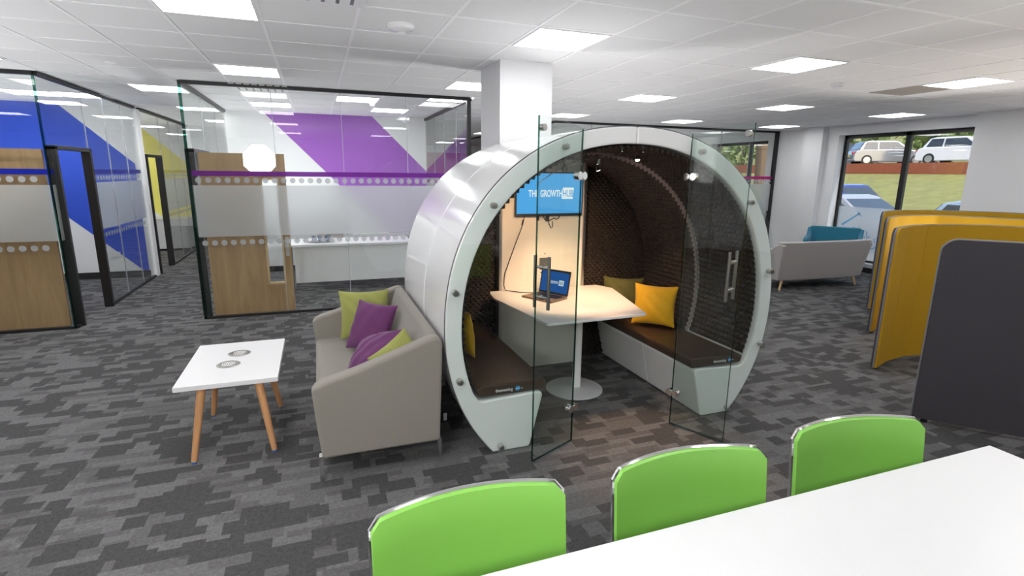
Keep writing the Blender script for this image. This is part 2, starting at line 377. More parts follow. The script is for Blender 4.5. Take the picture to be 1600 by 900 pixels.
# ------------------------------------------------------------------ ceiling fittings
cells = [(2, 1), (6, 1), (10, 1), (14, 1), (2, 5), (6, 5), (10, 5), (14, 5), (18, 5), (10, 9), (14, 9), (18, 9), (0, 8), (4, 8), (5, 10), (2, 10), (6, 7),
         (-2, 1), (18, 1), (-2, -3), (2, -3), (6, -3), (10, -3), (14, -3), (18, -3), (-6, -3), (-6, 1), (-2, 5), (-6, 5), (-3, 10), (-7, 9), (-2, 10), (0, 12), (-3, 15), (-5, 17), (0, 16), (6, 13), (10, 13), (14, 13), (10, 17), (4, 18), (14, 18), (6, 23), (10, 25), (13, 22), (0, 20), (0, 25), (-6, 24),  # the furthest panels in this row are added to brighten the dim back
         (2, -8), (6, -8), (10, -8), (14, -8), (-2, -8)]
where = {(2, 1): 'above the coffee table', (6, 1): 'just in front of the white column', (10, 1): 'high over the right part of the pod', (14, 1): 'over the yellow screens beside a dark ceiling tile',
         (2, 5): 'just in front of the purple glass room', (6, 5): 'immediately left of the white column', (10, 5): 'behind the pod, right of the column', (14, 5): 'behind and right of the pod, middle distance',
         (18, 5): 'over the seating by the window', (10, 9): 'right beside the column, far back', (14, 9): 'above the top of the pod, far back', (18, 9): 'near the far glass room corner by the white pier',
         (0, 8): 'over the corridor left of the purple room', (4, 8): 'inside the purple room, over its middle', (5, 10): 'inside the purple room near its back wall', (2, 10): 'inside the purple room, by its left back corner',
         (6, 7): 'inside the purple room by its right glass side', (-3, 10): 'inside the blue room, by the back wall', (0, 12): 'over the corridor beside the yellow room', (-3, 15): 'inside the yellow room'}
proto = None
for (i, j) in cells:
    cx, cy = GX+(i+.5)*T, GY+(j+.5)*T
    if proto is None:
        t = thing('ceiling_light', '', 'light', (cx, cy, H-.004), group='square led ceiling panels')
        MB().box(-.276, .276, -.276, .276, -.004, .003).build('diffuser', M['led'], t, smooth=0)
        f = MB()
        for a in ((-.288, .288, -.288, -.276), (-.288, .288, .276, .288), (-.288, -.276, -.276, .276), (.276, .288, -.276, .276)): f.box(*a, -.007, .003)
        f.build('light_frame', M['white'], t, smooth=0); proto = t
    else:
        t = copy_tree(proto); t.location = (cx, cy, H-.004)
    t['label'] = 'square flush white ceiling light panel ' + where.get((i, j), 'in the part of the ceiling out at row %s' % j if False else 'further off in the office ceiling')
def cellc(i, j): return GX+(i+.5)*T, GY+(j+.5)*T
for (i, j, lab, n) in ((2, 7, 'slotted white air grille in the ceiling just inside the purple glass room', 7), (3, 0, 'slotted white ceiling grille at the top edge, left of the round access point', 7)):
    cx, cy = cellc(i, j); t = thing('ceiling_grille', lab, 'vent', (cx, cy, H-.004))
    MB().box(-.29, .29, -.29, .29, -.003, .002).build('backing', M['trim'], t, smooth=0)
    f = MB()
    for k in range(n+1): f.box(-.29+k*.58/n-.03, -.29+k*.58/n+.03, -.29, .29, -.012, -.003)
    f.build('slats', M['white'], t, smooth=0)
cx, cy = cellc(14, 2); o = MB().box(cx-.285, cx+.285, cy-.285, cy+.285, H-.008, H+.001).build('ceiling_vent_tile', M['dtile'], smooth=0); prop(o, 'dark beige ceiling tile beside a light panel, over the yellow screens', 'ceiling tile')
t = thing('wireless_access_point', 'round white wireless access point on the ceiling, between two light panels', 'access point', (.625, 4.02, H))
MB().lathe([(0, -.045), (.04, -.044), (.085, -.03), (.1, -.012), (.098, 0), (0, 0)]).build('dome', M['shell'], t)
MB().lathe([(.032, -.047), (.03, -.052), (0, -.053)]).build('base_ring', M['bar'], t)
t = thing('smoke_detector', 'small white smoke detector on the ceiling above the right of the pod', 'smoke detector', (5.42, 4.53, H))
MB().lathe([(0, -.075), (.038, -.07), (.045, -.05), (.045, -.045)]).build('sensor_head', M['white'], t)
MB().lathe([(.055, -.04), (.06, -.02), (.06, 0), (0, 0)]).build('mount_base', M['white'], t)
t = thing('smoke_detector', 'small smoke detector on the ceiling inside the purple glass room', 'smoke detector', (GX+4.9*T, GY+9*T, H))
MB().lathe([(0, -.06), (.035, -.055), (.04, -.03)]).build('sensor_head', M['white'], t)
MB().lathe([(.05, -.03), (.055, 0), (0, 0)]).build('mount_base', M['white'], t)
o = MB().lathe([(0, -.012), (.04, -.01), (.045, 0), (0, 0)], (-1.79, 6.43, H)).build('ceiling_sensor', M['bar']); prop(o, 'tiny round motion sensor on the ceiling, in front of the corridor', 'sensor')
o = MB().box(1.60, 1.86, 10.30, 10.38, H-.10, H-.03).build('emergency_light', M['white'], bevel=.01); prop(o, 'small white emergency light box high at the back of the purple room', 'light')

# ------------------------------------------------------------------ glass partitions
def glazing(label, axis, fixed, a, b, splits, stripe, gname='glass_partition', opening=None, dots=True, solidparts=True, group=None):
    """axis 'x': runs along X at Y=fixed; axis 'y': runs along Y at X=fixed"""
    base = ((a+b)/2, fixed, 0) if axis == 'x' else (fixed, (a+b)/2, 0)
    t = thing(gname, label, 'glass partition', base, group=group)
    def bx(mb, s0, s1, d0, d1, z0, z1):
        return mb.box(s0, s1, fixed+d0, fixed+d1, z0, z1) if axis == 'x' else mb.box(fixed+d0, fixed+d1, s0, s1, z0, z1)
    segs = [(a, b)] if not opening else [s for s in ((a, opening[0]), (opening[1], b)) if s[1]-s[0] > .03]
    f = MB(); bx(f, a, b, -.02, .03, H-.045, H-.004); f.build('top_channel', M['black'], t, world=True, smooth=0)
    f = MB()
    for s in segs: bx(f, s[0], s[1], -.02, .03, 0, .03)
    f.build('floor_channel', M['black'], t, world=True, smooth=0)
    edges = [a]+list(splits)+[b]
    for p, q in zip(edges, edges[1:]):
        g_ = 0.003
        if opening and p < opening[0]+.01 and q > opening[1]-.01:
            z0 = 2.06; 
            f = MB(); bx(f, p+g_, q-g_, 0, .01, z0, H-.045); f.build('glass_pane', M['glass'], t, world=True, smooth=0)
            for u, v in ((p, opening[0]-.02), (opening[1]+.02, q)):
                if v-u > .05: f = MB(); bx(f, u+g_, v-g_, 0, .01, .03, z0-.01); f.build('glass_pane', M['glass'], t, world=True, smooth=0)
        else:
            f = MB(); bx(f, p+g_, q-g_, 0, .01, .03, H-.045); f.build('glass_pane', M['glass'], t, world=True, smooth=0)
        if q != b:
            f = MB(); bx(f, q-.0035, q+.0035, -.001, .011, .03, H-.045); f.build('glass_joint', M['dot'], t, world=True, smooth=0)
    for s in segs:
        f = MB(); bx(f, s[0]+.01, s[1]-.01, -.0025, -.001, 1.025, 1.645); f.build('frosted_band', M['frost'], t, world=True, smooth=0)
        f = MB(); bx(f, s[0]+.01, s[1]-.01, -.0025, -.001, 1.755, 1.815); f.build('coloured_stripe', M[stripe], t, world=True, smooth=0)
        if dots:
            f = MB(); n = int((s[1]-s[0]-.05)/.104)
            for z in (1.705, .95):
                for k in range(n):
                    c = s[0]+.07+k*.104
                    pts = [(c+.034*math.cos(2*PI*q/14), z+.034*math.sin(2*PI*q/14)) for q in range(14)]
                    f.prism(pts, 'y' if axis == 'x' else 'x', fixed-.0025, fixed-.001)
            f.build('dot_row', M['dot'], t, world=True, smooth=0)
    if opening:
        f = MB()
        o0, o1 = opening
        bx(f, o0-.02, o0+.03, -.05, .05, 0, 2.06); bx(f, o1-.03, o1+.03, -.05, .05, 0, 2.06); bx(f, o0-.02, o1+.03, -.05, .05, 2.03, 2.075)
        f.build('door_frame', M['black'], t, world=True, bevel=.003)
    return t
# purple room (box A)
glazing('clear glass front wall with purple stripe and frosted band, facing the sofa', 'x', 7.30, -1.385, 2.03, (-.45, .35, 1.17), 'purplefilm')
glazing('glass left side wall of the purple room, seen edge-on beside the corridor', 'y', -1.40, 7.31, 10.5, (8.46, 9.5), 'purplefilm', opening=(7.45, 8.42))
glazing('glass right side wall of the purple room, reflecting the purple paint', 'y', 2.035, 7.31, 10.5, (8.1, 8.9, 9.7), 'purplefilm')
wall('wall_purple_room_back', -1.42, 2.06, 10.55, 10.68, 0, H)
def paint(pts, y, m, name='painted_band'):
    return struct(MB().prism(pts, 'y', y-.004, y).build(name, M[m], smooth=0))
paint([(-.80, 2.83), (1.05, 2.83), (2.05, 1.84), (2.05, .66), (1.29, .66)], 10.549, 'ppaint', 'trim_3')
struct(MB().box(-1.38, 2.02, 10.52, 10.548, 0, .1).build('baseboard_purple_room', M['skirt'], smooth=0))
struct(MB().box(.6, 2.03, 10.50, 10.55, .60, .66).build('trim_12', M['white'], bevel=.004))
# blue room (box B)
glazing('clear glass front wall with blue stripe at the left edge of the office', 'x', 7.30, -7.95, -2.745, (-7, -6.2, -5.4, -4.6, -3.8), 'bluefilm')
glazing('glass side wall of the blue room with an open doorway onto the corridor', 'y', -2.735, 7.31, 10.6, (8.46, 9.2, 9.95), 'bluefilm', opening=(7.42, 8.40))
wall('wall_blue_room_back', -7.95, -2.80, 10.66, 10.76, 0, H)
struct(MB().box(-2.79, -2.70, 10.62, 10.80, .0, H-.04).build('wall_blue_room_end', M['wall'], smooth=0))
paint([(-7.9, 2.83), (-3.77, 2.83), (-2.82, 1.91), (-2.82, .11), (-2.90, .11), (-3.89, 1.08), (-4.56, 1.75), (-7.9, 1.75)], 10.659, 'bpaint', 'trim_4')
struct(MB().box(-7.9, -2.80, 10.62, 10.655, 0, .11).build('baseboard_blue_room', M['skirt'], smooth=0))
# yellow room
glazing('glass side wall of the yellow room further along the corridor', 'y', -2.735, 10.84, 14.5, (12.0, 12.8, 13.6), 'yellowfilm', opening=(10.88, 11.80))
wall('wall_yellow_room_back', -7.95, -2.70, 14.6, 14.7, 0, H)
paint([(-5.9, 2.83), (-3.75, 2.83), (-2.75, 1.9), (-2.75, .73), (-3.45, .73)], 14.599, 'ypaint', 'trim_6')
glazing('glass front wall of the far right room with pink stripe, behind the pod', 'x', 9.70, 4.40, 9.98, (5.2, 6.0, 6.8, 7.6, 8.4, 9.2), 'pinkfilm')
struct(MB().box(9.93, 9.99, 9.66, 9.74, 0, H-.004).build('trim_7', M['black'], smooth=0))
glazing('glass left side wall of the far right room, glimpsed beside the column', 'y', 4.395, 9.75, 17.0, (11.5, 13.3, 15.1), 'pinkfilm', dots=False)
paint([(3.8, 2.55), (9.5, 2.55), (9.5, .1), (3.8, .1)], 20.199, 'mpaint', 'trim_8')
struct(MB().box(1.985, 2.04, 7.27, 7.33, 0, H-.045).build('trim_9', M['black'], smooth=0))
struct(MB().box(-1.415, -1.385, 7.28, 7.30, 0, H-.045).build('trim_10', M['edge'], smooth=0))
struct(MB().box(-2.75, -2.73, 7.28, 7.30, 0, H-.045).build('trim_11', M['edge'], smooth=0))

# wooden doors standing open against the inside of the glass fronts
def wood_door(label, xh, sgn, Y=7.40, n=1, W_=.95):
    t = thing('door_%d' % n, label, 'door', (xh, Y, 0), kind='structure')
    x = lambda u: u*sgn
    f = MB(); vp0, vp1 = .66, .855
    def b(u0, u1, z0, z1, d0=0, d1=.044): f.box(min(x(u0), x(u1)), max(x(u0), x(u1)), d0, d1, z0, z1)
    b(0, vp0, .012, 2.03); b(vp1, W_, .012, 2.03); b(vp0, vp1, .012, .39); b(vp0, vp1, 1.72, 2.03)
    f.build('door_leaf', M['door'], t, smooth=0)
    f = MB()
    for u0, u1, z0, z1 in ((vp0-.012, vp0+.012, .375, 1.735), (vp1-.012, vp1+.012, .375, 1.735), (vp0, vp1, .375, .4), (vp0, vp1, 1.71, 1.735)): f.box(min(x(u0), x(u1)), max(x(u0), x(u1)), -.006, .05, z0, z1)
    f.build('vision_bead', M['dooredge'], t, smooth=0)
    MB().box(min(x(vp0), x(vp1)), max(x(vp0), x(vp1)), .02, .026, .4, 1.71).build('vision_pane', M['wglass'], t, smooth=0)
    MB().box(min(x(.885), x(.93)), max(x(.885), x(.93)), -.006, 0, .74, .99).build('lock_plate', M['steel'], t, bevel=.002)
    MB().tube([(x(.905), -.0, .95), (x(.905), -.05, .95), (x(.89), -.06, .95), (x(.78), -.06, .95), (x(.775), -.045, .95)], .009).build('handle', M['steel'], t)
    return t
wood_door('cherry veneer door with glazed slot, open inside the purple room glass', -1.31, 1, n=1)
wood_door('cherry veneer door with glazed slot, open behind the blue room glass', -2.82, -1, n=2)

# ------------------------------------------------------------------ meeting pod
PC = 1.975
PODL = (PC, 3.06, 0)
def arc(R, z0, n_up, n_lo, zmin, N=72):
    """points of the right half, from the top down to zmin"""
    pts = []
    a0 = PI/2; a1 = -math.asin(min(1, (z0-zmin)/R))
    for k in range(N+1):
        a = a0+(a1-a0)*k/N; n = n_up if a > 0 else n_lo
        c, s_ = math.cos(a), math.sin(a)
        pts.append((R*abs(c)**(2/n), z0+R*math.copysign(abs(s_)**(2/n), s_)))
    pts[-1] = (pts[-1][0], zmin) if abs(pts[-1][1]-zmin) < .05 else pts[-1]
    return pts
RO, ZO = 1.287, .845
RI, ZI = 1.178, .845
outer = arc(RO, ZO, 2.2, 2.0, 0.0)
def inner(R, zmin, N=60): return arc(R, ZI, 2.15, 2.0, zmin, N)
pod = thing('meeting_pod', 'round white meeting pod with glass doors, standing in the middle of the carpet', 'meeting pod', PODL)
inn = inner(RI, .40)
xin = inn[-1][0]
half = outer + [(outer[-1][0], .012), (.93, .0)][2:] + [(.715, 0.0)] + [(.702, .03), (.628, .35)] + [(.617, .385), (.60+.03, .40)] + inn[::-1]
# rounded lip where the arch meets the bench top
half = [p for p in outer] + [(.72, .0), (.705, .02), (.622, .365), (.630, .388), (.652, .395), (xin-.05, .375), (xin-.02, .385)] + inn[::-1][1:]
for (y0, y1, nm) in ((3.06, 3.748, 'shell_segment'), (3.752, 4.66, 'shell_segment')):
    for sg in (1, -1):
        MB().prism([(PC+sg*(x+.0015), z) for x, z in half], 'y', y0, y1).build(nm, M['shell'], pod, bevel=.012, seg=3, world=True, smooth=40)
# black rubber gasket round the front edge
MB().tube([(PC+sg_*x, 3.072, z) for sg_ in (1,) for x, z in [( -a, b) for a, b in outer[::-1]]+outer[1:]], .006, 6).build('edge_gasket', M['dgrey'], pod, world=True)
# back wall
back = [(-a, b) for a, b in inner(RI+.02, .02)[::-1]]+inner(RI+.02, .02)[1:]
MB().prism([(PC+x, z) for x, z in back], 'y', 4.60, 4.64).build('back_wall', M['shell'], pod, world=True)
def foam_arc(y0, y1, R, h, pitch, name):
    path = inner(R, .46, 400); path = [(-a, b) for a, b in path[::-1]]+path[1:]
    L = [0]
    for p, q in zip(path, path[1:]): L.append(L[-1]+math.hypot(q[0]-p[0], q[1]-p[1]))
    nu = int(L[-1]/pitch)*2; nv = max(2, int((y1-y0)/pitch)*2)
    def at(s_):
        import bisect
        k = min(max(bisect.bisect(L, s_)-1, 0), len(path)-2); f_ = (s_-L[k])/(L[k+1]-L[k]); p, q = path[k], path[k+1]
        x, z = p[0]+(q[0]-p[0])*f_, p[1]+(q[1]-p[1])*f_; d = V((q[0]-p[0], 0, q[1]-p[1])).normalized()
        return x, z, V((d.z, 0, -d.x))
    pre = [at(L[-1]*i/nu) for i in range(nu+1)]
    def f(u, v):
        i = round(u*nu); j = round(v*nv); x, z, n = pre[i]
        k = h if (i % 2 and j % 2) else (h*.35 if (i % 2 or j % 2) else 0)
        return V((PC+x, y0+(y1-y0)*v, z))+n*k
    mb = MB(); mb.grid(f, nu, nv); mb.build(name, M['foam'], pod, world=True, smooth=0)
    return pre
foam_arc(3.10, 3.75, RI-.006, .030, .045, 'foam_lining')
pre = foam_arc(3.765, 4.56, RI-.034, .026, .045, 'foam_lining')
mb = MB(); prev = None
for i, (x, z, n) in enumerate(pre):
    a = mb.bm.verts.new(V((PC+x, 3.762, z))+n*-.020); b = mb.bm.verts.new(V((PC+x, 3.762, z))+n*(.024 if i % 2 else .004))
    if prev: mb.bm.faces.new((prev[0], a, b, prev[1]))
    prev = (a, b)
mb.build('foam_edge', M['foamlit'], pod, world=True, smooth=0)
# pyramid foam on the back wall, either side of the screen panel
mb = MB(); P_ = .052
ins = lambda x, z: (abs(x)/(RI-.05))**2.15+(abs(z-ZI)/(RI-.05))**2.15 < 1
nx = int(1.2/P_)
for a in range(-nx-1, nx+1):
    for b in range(0, int(4.1/P_)):
        x, z = (a+.5*(b % 2))*P_, (b*.5+.5)*P_
        if not ins(x, z) or (PC+x > 1.53 and PC+x < 2.33): continue
        c = [mb.bm.verts.new((PC+x+sx*P_/2, 4.575, z+sz*P_/2)) for sx, sz in ((-1, 0), (0, -1), (1, 0), (0, 1))]
        tp = mb.bm.verts.new((PC+x, 4.545, z))
        for k in range(4): mb.bm.faces.new((c[k], c[(k+1) % 4], tp))
        
mb.build('foam_wall', M['foam'], pod, world=True, smooth=0)
MB().prism([(PC+x*.985, ZI+(z-ZI)*.985) for x, z in back], 'y', 4.576, 4.60).build('foam_backing', M['foam'], pod, world=True, smooth=0)
MB().box(1.535, 2.345, 4.47, 4.575, 0.0, 1.99).build('screen_panel', M['panelw'], pod, bevel=.006, world=True)
MB().box(2.345, 2.372, 4.462, 4.575, 0.0, 1.96).build('panel_edge_strip', M['steel'], pod, bevel=.002, world=True)
MB().box(1.508, 1.535, 4.462, 4.575, 0.0, 1.96).build('panel_edge_strip', M['steel'], pod, bevel=.002, world=True)
# fixed glass on the front, standing off on bolts
def fixed_glass(sg):
    XH = 1.562 if sg < 0 else 2.386
    out = [(PC+sg*(x+.004), z) for x, z in outer]
    top = [p for p in out if sg*(p[0]-XH) > 0]
    zt = top[0][1]+.004
    pts = [(XH, zt)]+top+[(XH, .004)]
    pts = [(x, max(z, .004)) for x, z in pts]
    return MB().prism(pts, 'y', 3.030, 3.040).build('fixed_glass', M['podglass'], pod, world=True, smooth=0)
fixed_glass(-1); fixed_glass(1)
MB().box(1.5615, 1.5635, 3.030, 3.040, .004, 2.05).box(2.3845, 2.3865, 3.030, 3.040, .004, 2.05).build('glass_edge', M['edge'], pod, world=True, smooth=0)
for (x, z) in ((1.456, 1.992), (.992, 1.637), (.749, 1.116), (.770, .541), (1.047, .045), (2.479, 1.986), (2.946, 1.641), (3.202, 1.122), (3.196, .544), (2.925, .045)):
    b = MB().cyl((x, 3.018, z), (x, 3.06, z), .019, n=24); b.cyl((x, 3.014, z), (x, 3.019, z), .012, n=16)
    b.build('glass_bolt', M['steel'], pod, world=True, bevel=.002)
# doors
def pod_door(hx, hy, fx, fy):
    d = V((fx-hx, fy-hy, 0)).normalized(); n = V((-d.y, d.x, 0)); w_ = .405
    if n.y > 0: n = -n
    dr = MB()
    top = []
    for k in range(11):
        u = k/10*w_; xx = .41-u; z = ZO+RO*(1-(abs(xx)/RO)**2.2)**(1/2.2)+.015
        top.append((u, z))
    poly = [(0, .012), (w_, .012)]+top[::-1]
    hp = V((hx, hy, 0))
    def prism(mb, poly, t0, t1):
        va = [mb.bm.verts.new(hp+d*u+n*t0+V((0, 0, z))) for u, z in poly]; vb = [mb.bm.verts.new(hp+d*u+n*t1+V((0, 0, z))) for u, z in poly]
        mb.bm.faces.new(va); mb.bm.faces.new(vb[::-1])
        for i in range(len(poly)): mb.bm.faces.new((va[i], vb[i], vb[(i+1) % len(poly)], va[(i+1) % len(poly)]))
    prism(dr, poly, 0, .01)
    door = dr.build('glass_door', M['podglass'], pod, world=True, smooth=0)
    e = MB(); prism(e, [(w_-.0008, .012), (w_+.0012, .012), (w_+.0012, top[-1][1]), (w_-.0008, top[-1][1])], -.0005, .0105)
    prism(e, [(-.001, .012), (.001, .012), (.001, top[0][1]), (-.001, top[0][1])], -.0005, .0105)
    prism(e, [(0, .0112), (w_, .0112), (w_, .0128), (0, .0128)], -.0005, .0105)
    e.bm.verts.ensure_lookup_table()
    L0 = V(pod.location)
    def ch(mb, name, m, **k):
        bmesh.ops.translate(mb.bm, verts=mb.bm.verts, vec=-L0); return mb.build(name, m, door, **k)
    ch(e, 'glass_edge', M['edge'], smooth=0)
    for z in (1.817, .256):
        c = hp+d*.03+V((0, 0, z)); b = MB().cyl(c+n*-.014, c+n*.024, .027, n=28)
        c2 = hp-d*.02+V((0, 0, z)); b.cyl(c2+n*-.014, c2+n*.02, .026, n=28)
        ch(b, 'hinge', M['chrome'], bevel=.003)
    c = hp+d*(w_-.035)+V((0, 0, 2.085)); ch(MB().cyl(c+n*-.014, c+n*.022, .02, n=24), 'door_stop', M['steel'], bevel=.002)
    u = w_-.055; h = MB()
    for s_ in (-.05, .06):
        c = hp+d*u+n*s_; h.cyl(c+V((0, 0, 1.02)), c+V((0, 0, 1.345)), .0105, n=16)
    for z in (1.09, 1.275):
        c = hp+d*u+V((0, 0, z)); h.cyl(c+n*-.05, c+n*.06, .008, n=14)
        h.cyl(c+n*-.006, c+n*.016, .014, n=14)
    ch(h, 'pull_handle', M['steel'])
pod_door(1.562, 3.035, 1.203, 2.866)
pod_door(2.386, 3.030, 2.551, 2.676)
# benches' cushions
for sg in (1, -1):
    pts = [(.602, .400), (.596, .42), (.596, .462), (.612, .474), (1.04, .474), (1.085, .45), (1.065, .400)]
    cu = MB().prism([(PC+sg*x, z) for x, z in pts], 'y', 3.075, 4.54).build('bench_cushion', M['leather'], pod, bevel=.012, seg=3, world=True, smooth=50)
    x0 = (1.02 if sg < 0 else 2.78)
    L0 = V(pod.location)
    y_f = 3.0738
    mw = frame_m(V((x0-.0, y_f, .422))-L0, (1, 0, 0), (0, 0, 1))
    text('themeeting', 'logo_text', M['logo_w'], cu, .030, mw, sx=.88, off=.0006, depth=.0006)
    cc = V((x0+.155, y_f, .432))-L0
    MB().cyl(cc+V((0, .001, 0)), cc+V((0, -.0012, 0)), .017, n=24).build('logo_disc', M['logo_b'], cu)
    text('pod', 'logo_text', M['logo_w'], cu, .020, frame_m(V((x0+.1415, y_f-.002, .427))-L0, (1, 0, 0), (0, 0, 1)), sx=.8, depth=.0006)
    text('.co', 'logo_text', M['logo_w'], cu, .016, frame_m(V((x0+.174, y_f, .426))-L0, (1, 0, 0), (0, 0, 1)), sx=.9, depth=.0006)
# light track under the arch with spotlights
def rail(k): a = -.62+1.24*k/20; return (PC+1.05*math.sin(a)*.95-.0, 3.36, ZI+1.105*math.cos(a)+.005)
tr = MB().tube([rail(k) for k in range(0, 14)], .0035, 8).build('light_track', M['chrome'], pod, world=True)
for x, y, z, tx, ty, tz, pw, sp_ in ((1.86, 3.36, 1.905, 2.02, 4.0, .8, 100, 1.15), (1.62, 3.40, 1.86, 1.95, 4.47, 1.1, 52, 1.3), (2.18, 3.36, 1.93, 2.05, 2.75, 0, 85, .8), (2.25, 4.05, 1.86, 2.75, 4.0, .5, 24, 1.2)):
    c = V((x, y, z)); d = (V((tx, ty, tz))-c).normalized(); L0 = V(pod.location)
    h = MB().cyl(c-d*.035, c, .010, .021, n=20); h.cyl(c+V((0, 0, .06)), c-d*.03, .004, n=8)
    sp = h.build('spotlight', M['chrome'], pod, world=True)
    cl = c-L0; MB().cyl(cl+d*.001, cl+d*.003, .016, n=20).build('bulb_face', M['warm'], sp)
    lamp('SPOT', 'pod_spot', c+d*.03, (tx, ty, tz), pw, (1, .60, .34), spot_size=sp_, spot_blend=.7, shadow_soft_size=.03)
for x in (1.90, 2.06):
    MB().tube([(x, 3.12, 2.015), (x, 3.12, 1.985), (x+.0, 3.105, 1.972), (x-.012, 3.095, 1.974)], .004, 8).build('track_hook', M['chrome'], pod, world=True)
# sockets on the screen panel
s1 = MB().box(1.905, 2.0, 4.462, 4.47, .985, 1.062).build('power_socket', M['dgrey'], pod, bevel=.003, world=True)
MB().cyl((1.958, 4.468, 1.1), (1.958, 4.466, 1.1), .006, n=12).build('cable_hole', M['blackp'], pod, world=True)
s2 = MB().box(1.905, 1.985, 4.462, 4.47, .84, .95).build('power_socket', M['white'], pod, bevel=.003, world=True)
MB().box(1.915, 1.95, 4.459, 4.463, .92, .932).box(1.935, 1.955, 4.459, 4.463, .885, .905).box(1.915, 1.965, 4.459, 4.463, .862, .869).build('socket_slots', M['blackp'], pod, world=True)

# tv
tv = thing('wall_screen', 'flat television showing white lettering on blue, mounted inside the pod', 'television', (1.975, 4.44, 1.46))
MB().box(1.648, 2.312, 4.435, 4.462, 1.448, 1.842).build('casing', M['blackp'], tv, bevel=.005, world=True)
MB().box(1.86, 2.1, 4.462, 4.4695, 1.5, 1.75).build('wall_mount', M['dgrey'], tv, world=True)
MB().box(1.66, 2.300, 4.432, 4.436, 1.474, 1.830).build('screen', M['screenblue'], tv, world=True, smooth=0)
def tvl(x, z, dy=0): return V((x, 4.4315-dy, z))-V(tv.location)
text('THE', 'screen_lettering', M['screenwhite'], tv, .085, frame_m(tvl(1.770, 1.624), (1, 0, 0), (.0, 0, 1)), sx=.62, off=.001, depth=.0004)
text('GROWTH', 'screen_lettering', M['screenwhite'], tv, .085, frame_m(tvl(1.884, 1.624), (1, 0, 0), (.0, 0, 1)), sx=.565, off=.0018, depth=.0004)
MB().prism([(2.096, 1.603), (2.206, 1.603), (2.216, 1.705), (2.106, 1.705)], 'y', 4.4305, 4.4318).build('lettering_box', M['screenwhite'], tv, world=True, smooth=0)
text('HUB', 'screen_lettering', M['screenblue'], tv, .085, frame_m(tvl(2.104, 1.624, .0012), (1, 0, 0), (.0, 0, 1)), sx=.62, off=.001, depth=.0004)
MB().cyl((2.284, 4.434, 1.459), (2.284, 4.4335, 1.459), .0025, n=8).build('standby_light', emis('standby', (.1, .2, 1), 3), tv, world=True)
cb = thing('tv_cable', 'black cables looping below the pod television', 'cable', (1.98, 4.46, 1.40))
MB().tube([(1.93, 4.45, 1.45), (1.94, 4.455, 1.42), (1.97, 4.455, 1.405), (2.0, 4.455, 1.41), (2.04, 4.455, 1.43), (2.06, 4.455, 1.415), (2.085, 4.455, 1.43), (2.09, 4.45, 1.45)], .005, 6).build('cable_loop', M['blackp'], cb, world=True)
MB().tube([(1.98, 4.455, 1.41), (1.99, 4.455, 1.37), (2.01, 4.455, 1.34), (2.025, 4.455, 1.35), (2.02, 4.455, 1.40)], .004, 6).build('cable_loop', M['blackp'], cb, world=True)
MB().box(1.865, 1.885, 4.445, 4.468, 1.41, 1.448).box(1.955, 1.985, 4.445, 4.468, 1.40, 1.448).build('plug', M['blackp'], cb, world=True)
o = MB().tube([(1.745, 4.455, 1.45), (1.735, 4.455, 1.40), (1.72, 4.455, 1.35), (1.66, 4.455, 1.2), (1.60, 4.455, 1.04), (1.56, 4.455, .93), (1.55, 4.45, .83), (1.56, 4.43, .785), (1.60, 4.40, .782), (1.66, 4.33, .782), (1.74, 4.28, .782), (1.78, 4.275, .785)], .004, 6)
o.cyl((1.735, 4.455, 1.42), (1.722, 4.455, 1.37), .009, n=8)
prop(o.build('laptop_cable', M['blackp']), 'black cable hanging from the pod television to the laptop', 'cable')

# pod table
tb = thing('pod_table', 'white angular pedestal table inside the meeting pod', 'table', (2.02, 3.86, 0))
poly = [(1.40, 4.40), (1.425, 4.462), (2.50, 4.455), (2.58, 4.27), (2.358, 3.385), (2.345, 3.366), (1.52, 3.335), (1.50, 3.35), (1.375, 4.20)]
MB().prism(poly, 'z', .755, .775).build('table_top', M['white'], tb, bevel=.004, world=True)
MB().cyl((2.02, 3.86, .02), (2.02, 3.86, .755), .036, n=28).build('pedestal', M['bar'], tb, world=True)
MB().lathe([(.245, 0), (.245, .008), (.235, .014), (.05, .018), (.042, .022), (0, .022)], (2.0-2.02+2.0+.02-.0, 3.86, 0)).build('base_plate', mat('grey_powder_coat', (.55, .55, .57), .5), tb, world=True)

# laptop
lp = thing('laptop', 'open laptop with blue screen on the pod table', 'laptop', (1.79, 4.07, .776))
fl, fr_, br, bl = V((1.614, 4.161, .776)), V((1.765, 3.872, .776)), V((1.968, 3.985, .776)), V((1.817, 4.262, .776))
def slab(q, th, inset=0):
    c = sum(q, V())/4; mb = MB(); q = [p+(c-p).normalized()*inset for p in q]
    a = [mb.bm.verts.new(p) for p in q]; b = [mb.bm.verts.new(p+th) for p in q]
    mb.bm.faces.new(a); mb.bm.faces.new(b[::-1])
    for i in range(4): mb.bm.faces.new((a[i], b[i], b[(i+1) % 4], a[(i+1) % 4]))
    return mb
Z = V((0, 0, 1))
slab([fl, fr_, br, bl], Z*.018).build('keyboard_base', mat('laptop_bronze', (.20, .14, .10), .45, .3), lp, bevel=.003, world=True)
def lerp2(u, v): return (fl*(1-u)+fr_*u)*(1-v)+(bl*(1-u)+br*u)*v
kb = MB()
for r in range(5):
    for c in range(13):
        u0 = .06+c*.068; v0 = .42+r*.105
        q = [lerp2(u0, v0), lerp2(u0+.056, v0), lerp2(u0+.056, v0+.085), lerp2(u0, v0+.085)]
        a = [kb.bm.verts.new(p+Z*.0182) for p in q]; b = [kb.bm.verts.new(p+Z*.0205) for p in q]
        kb.bm.faces.new(b)
        for i in range(4): kb.bm.faces.new((a[i], a[(i+1) % 4], b[(i+1) % 4], b[i]))
kb.build('keys', M['blackp'], lp, world=True, smooth=0)
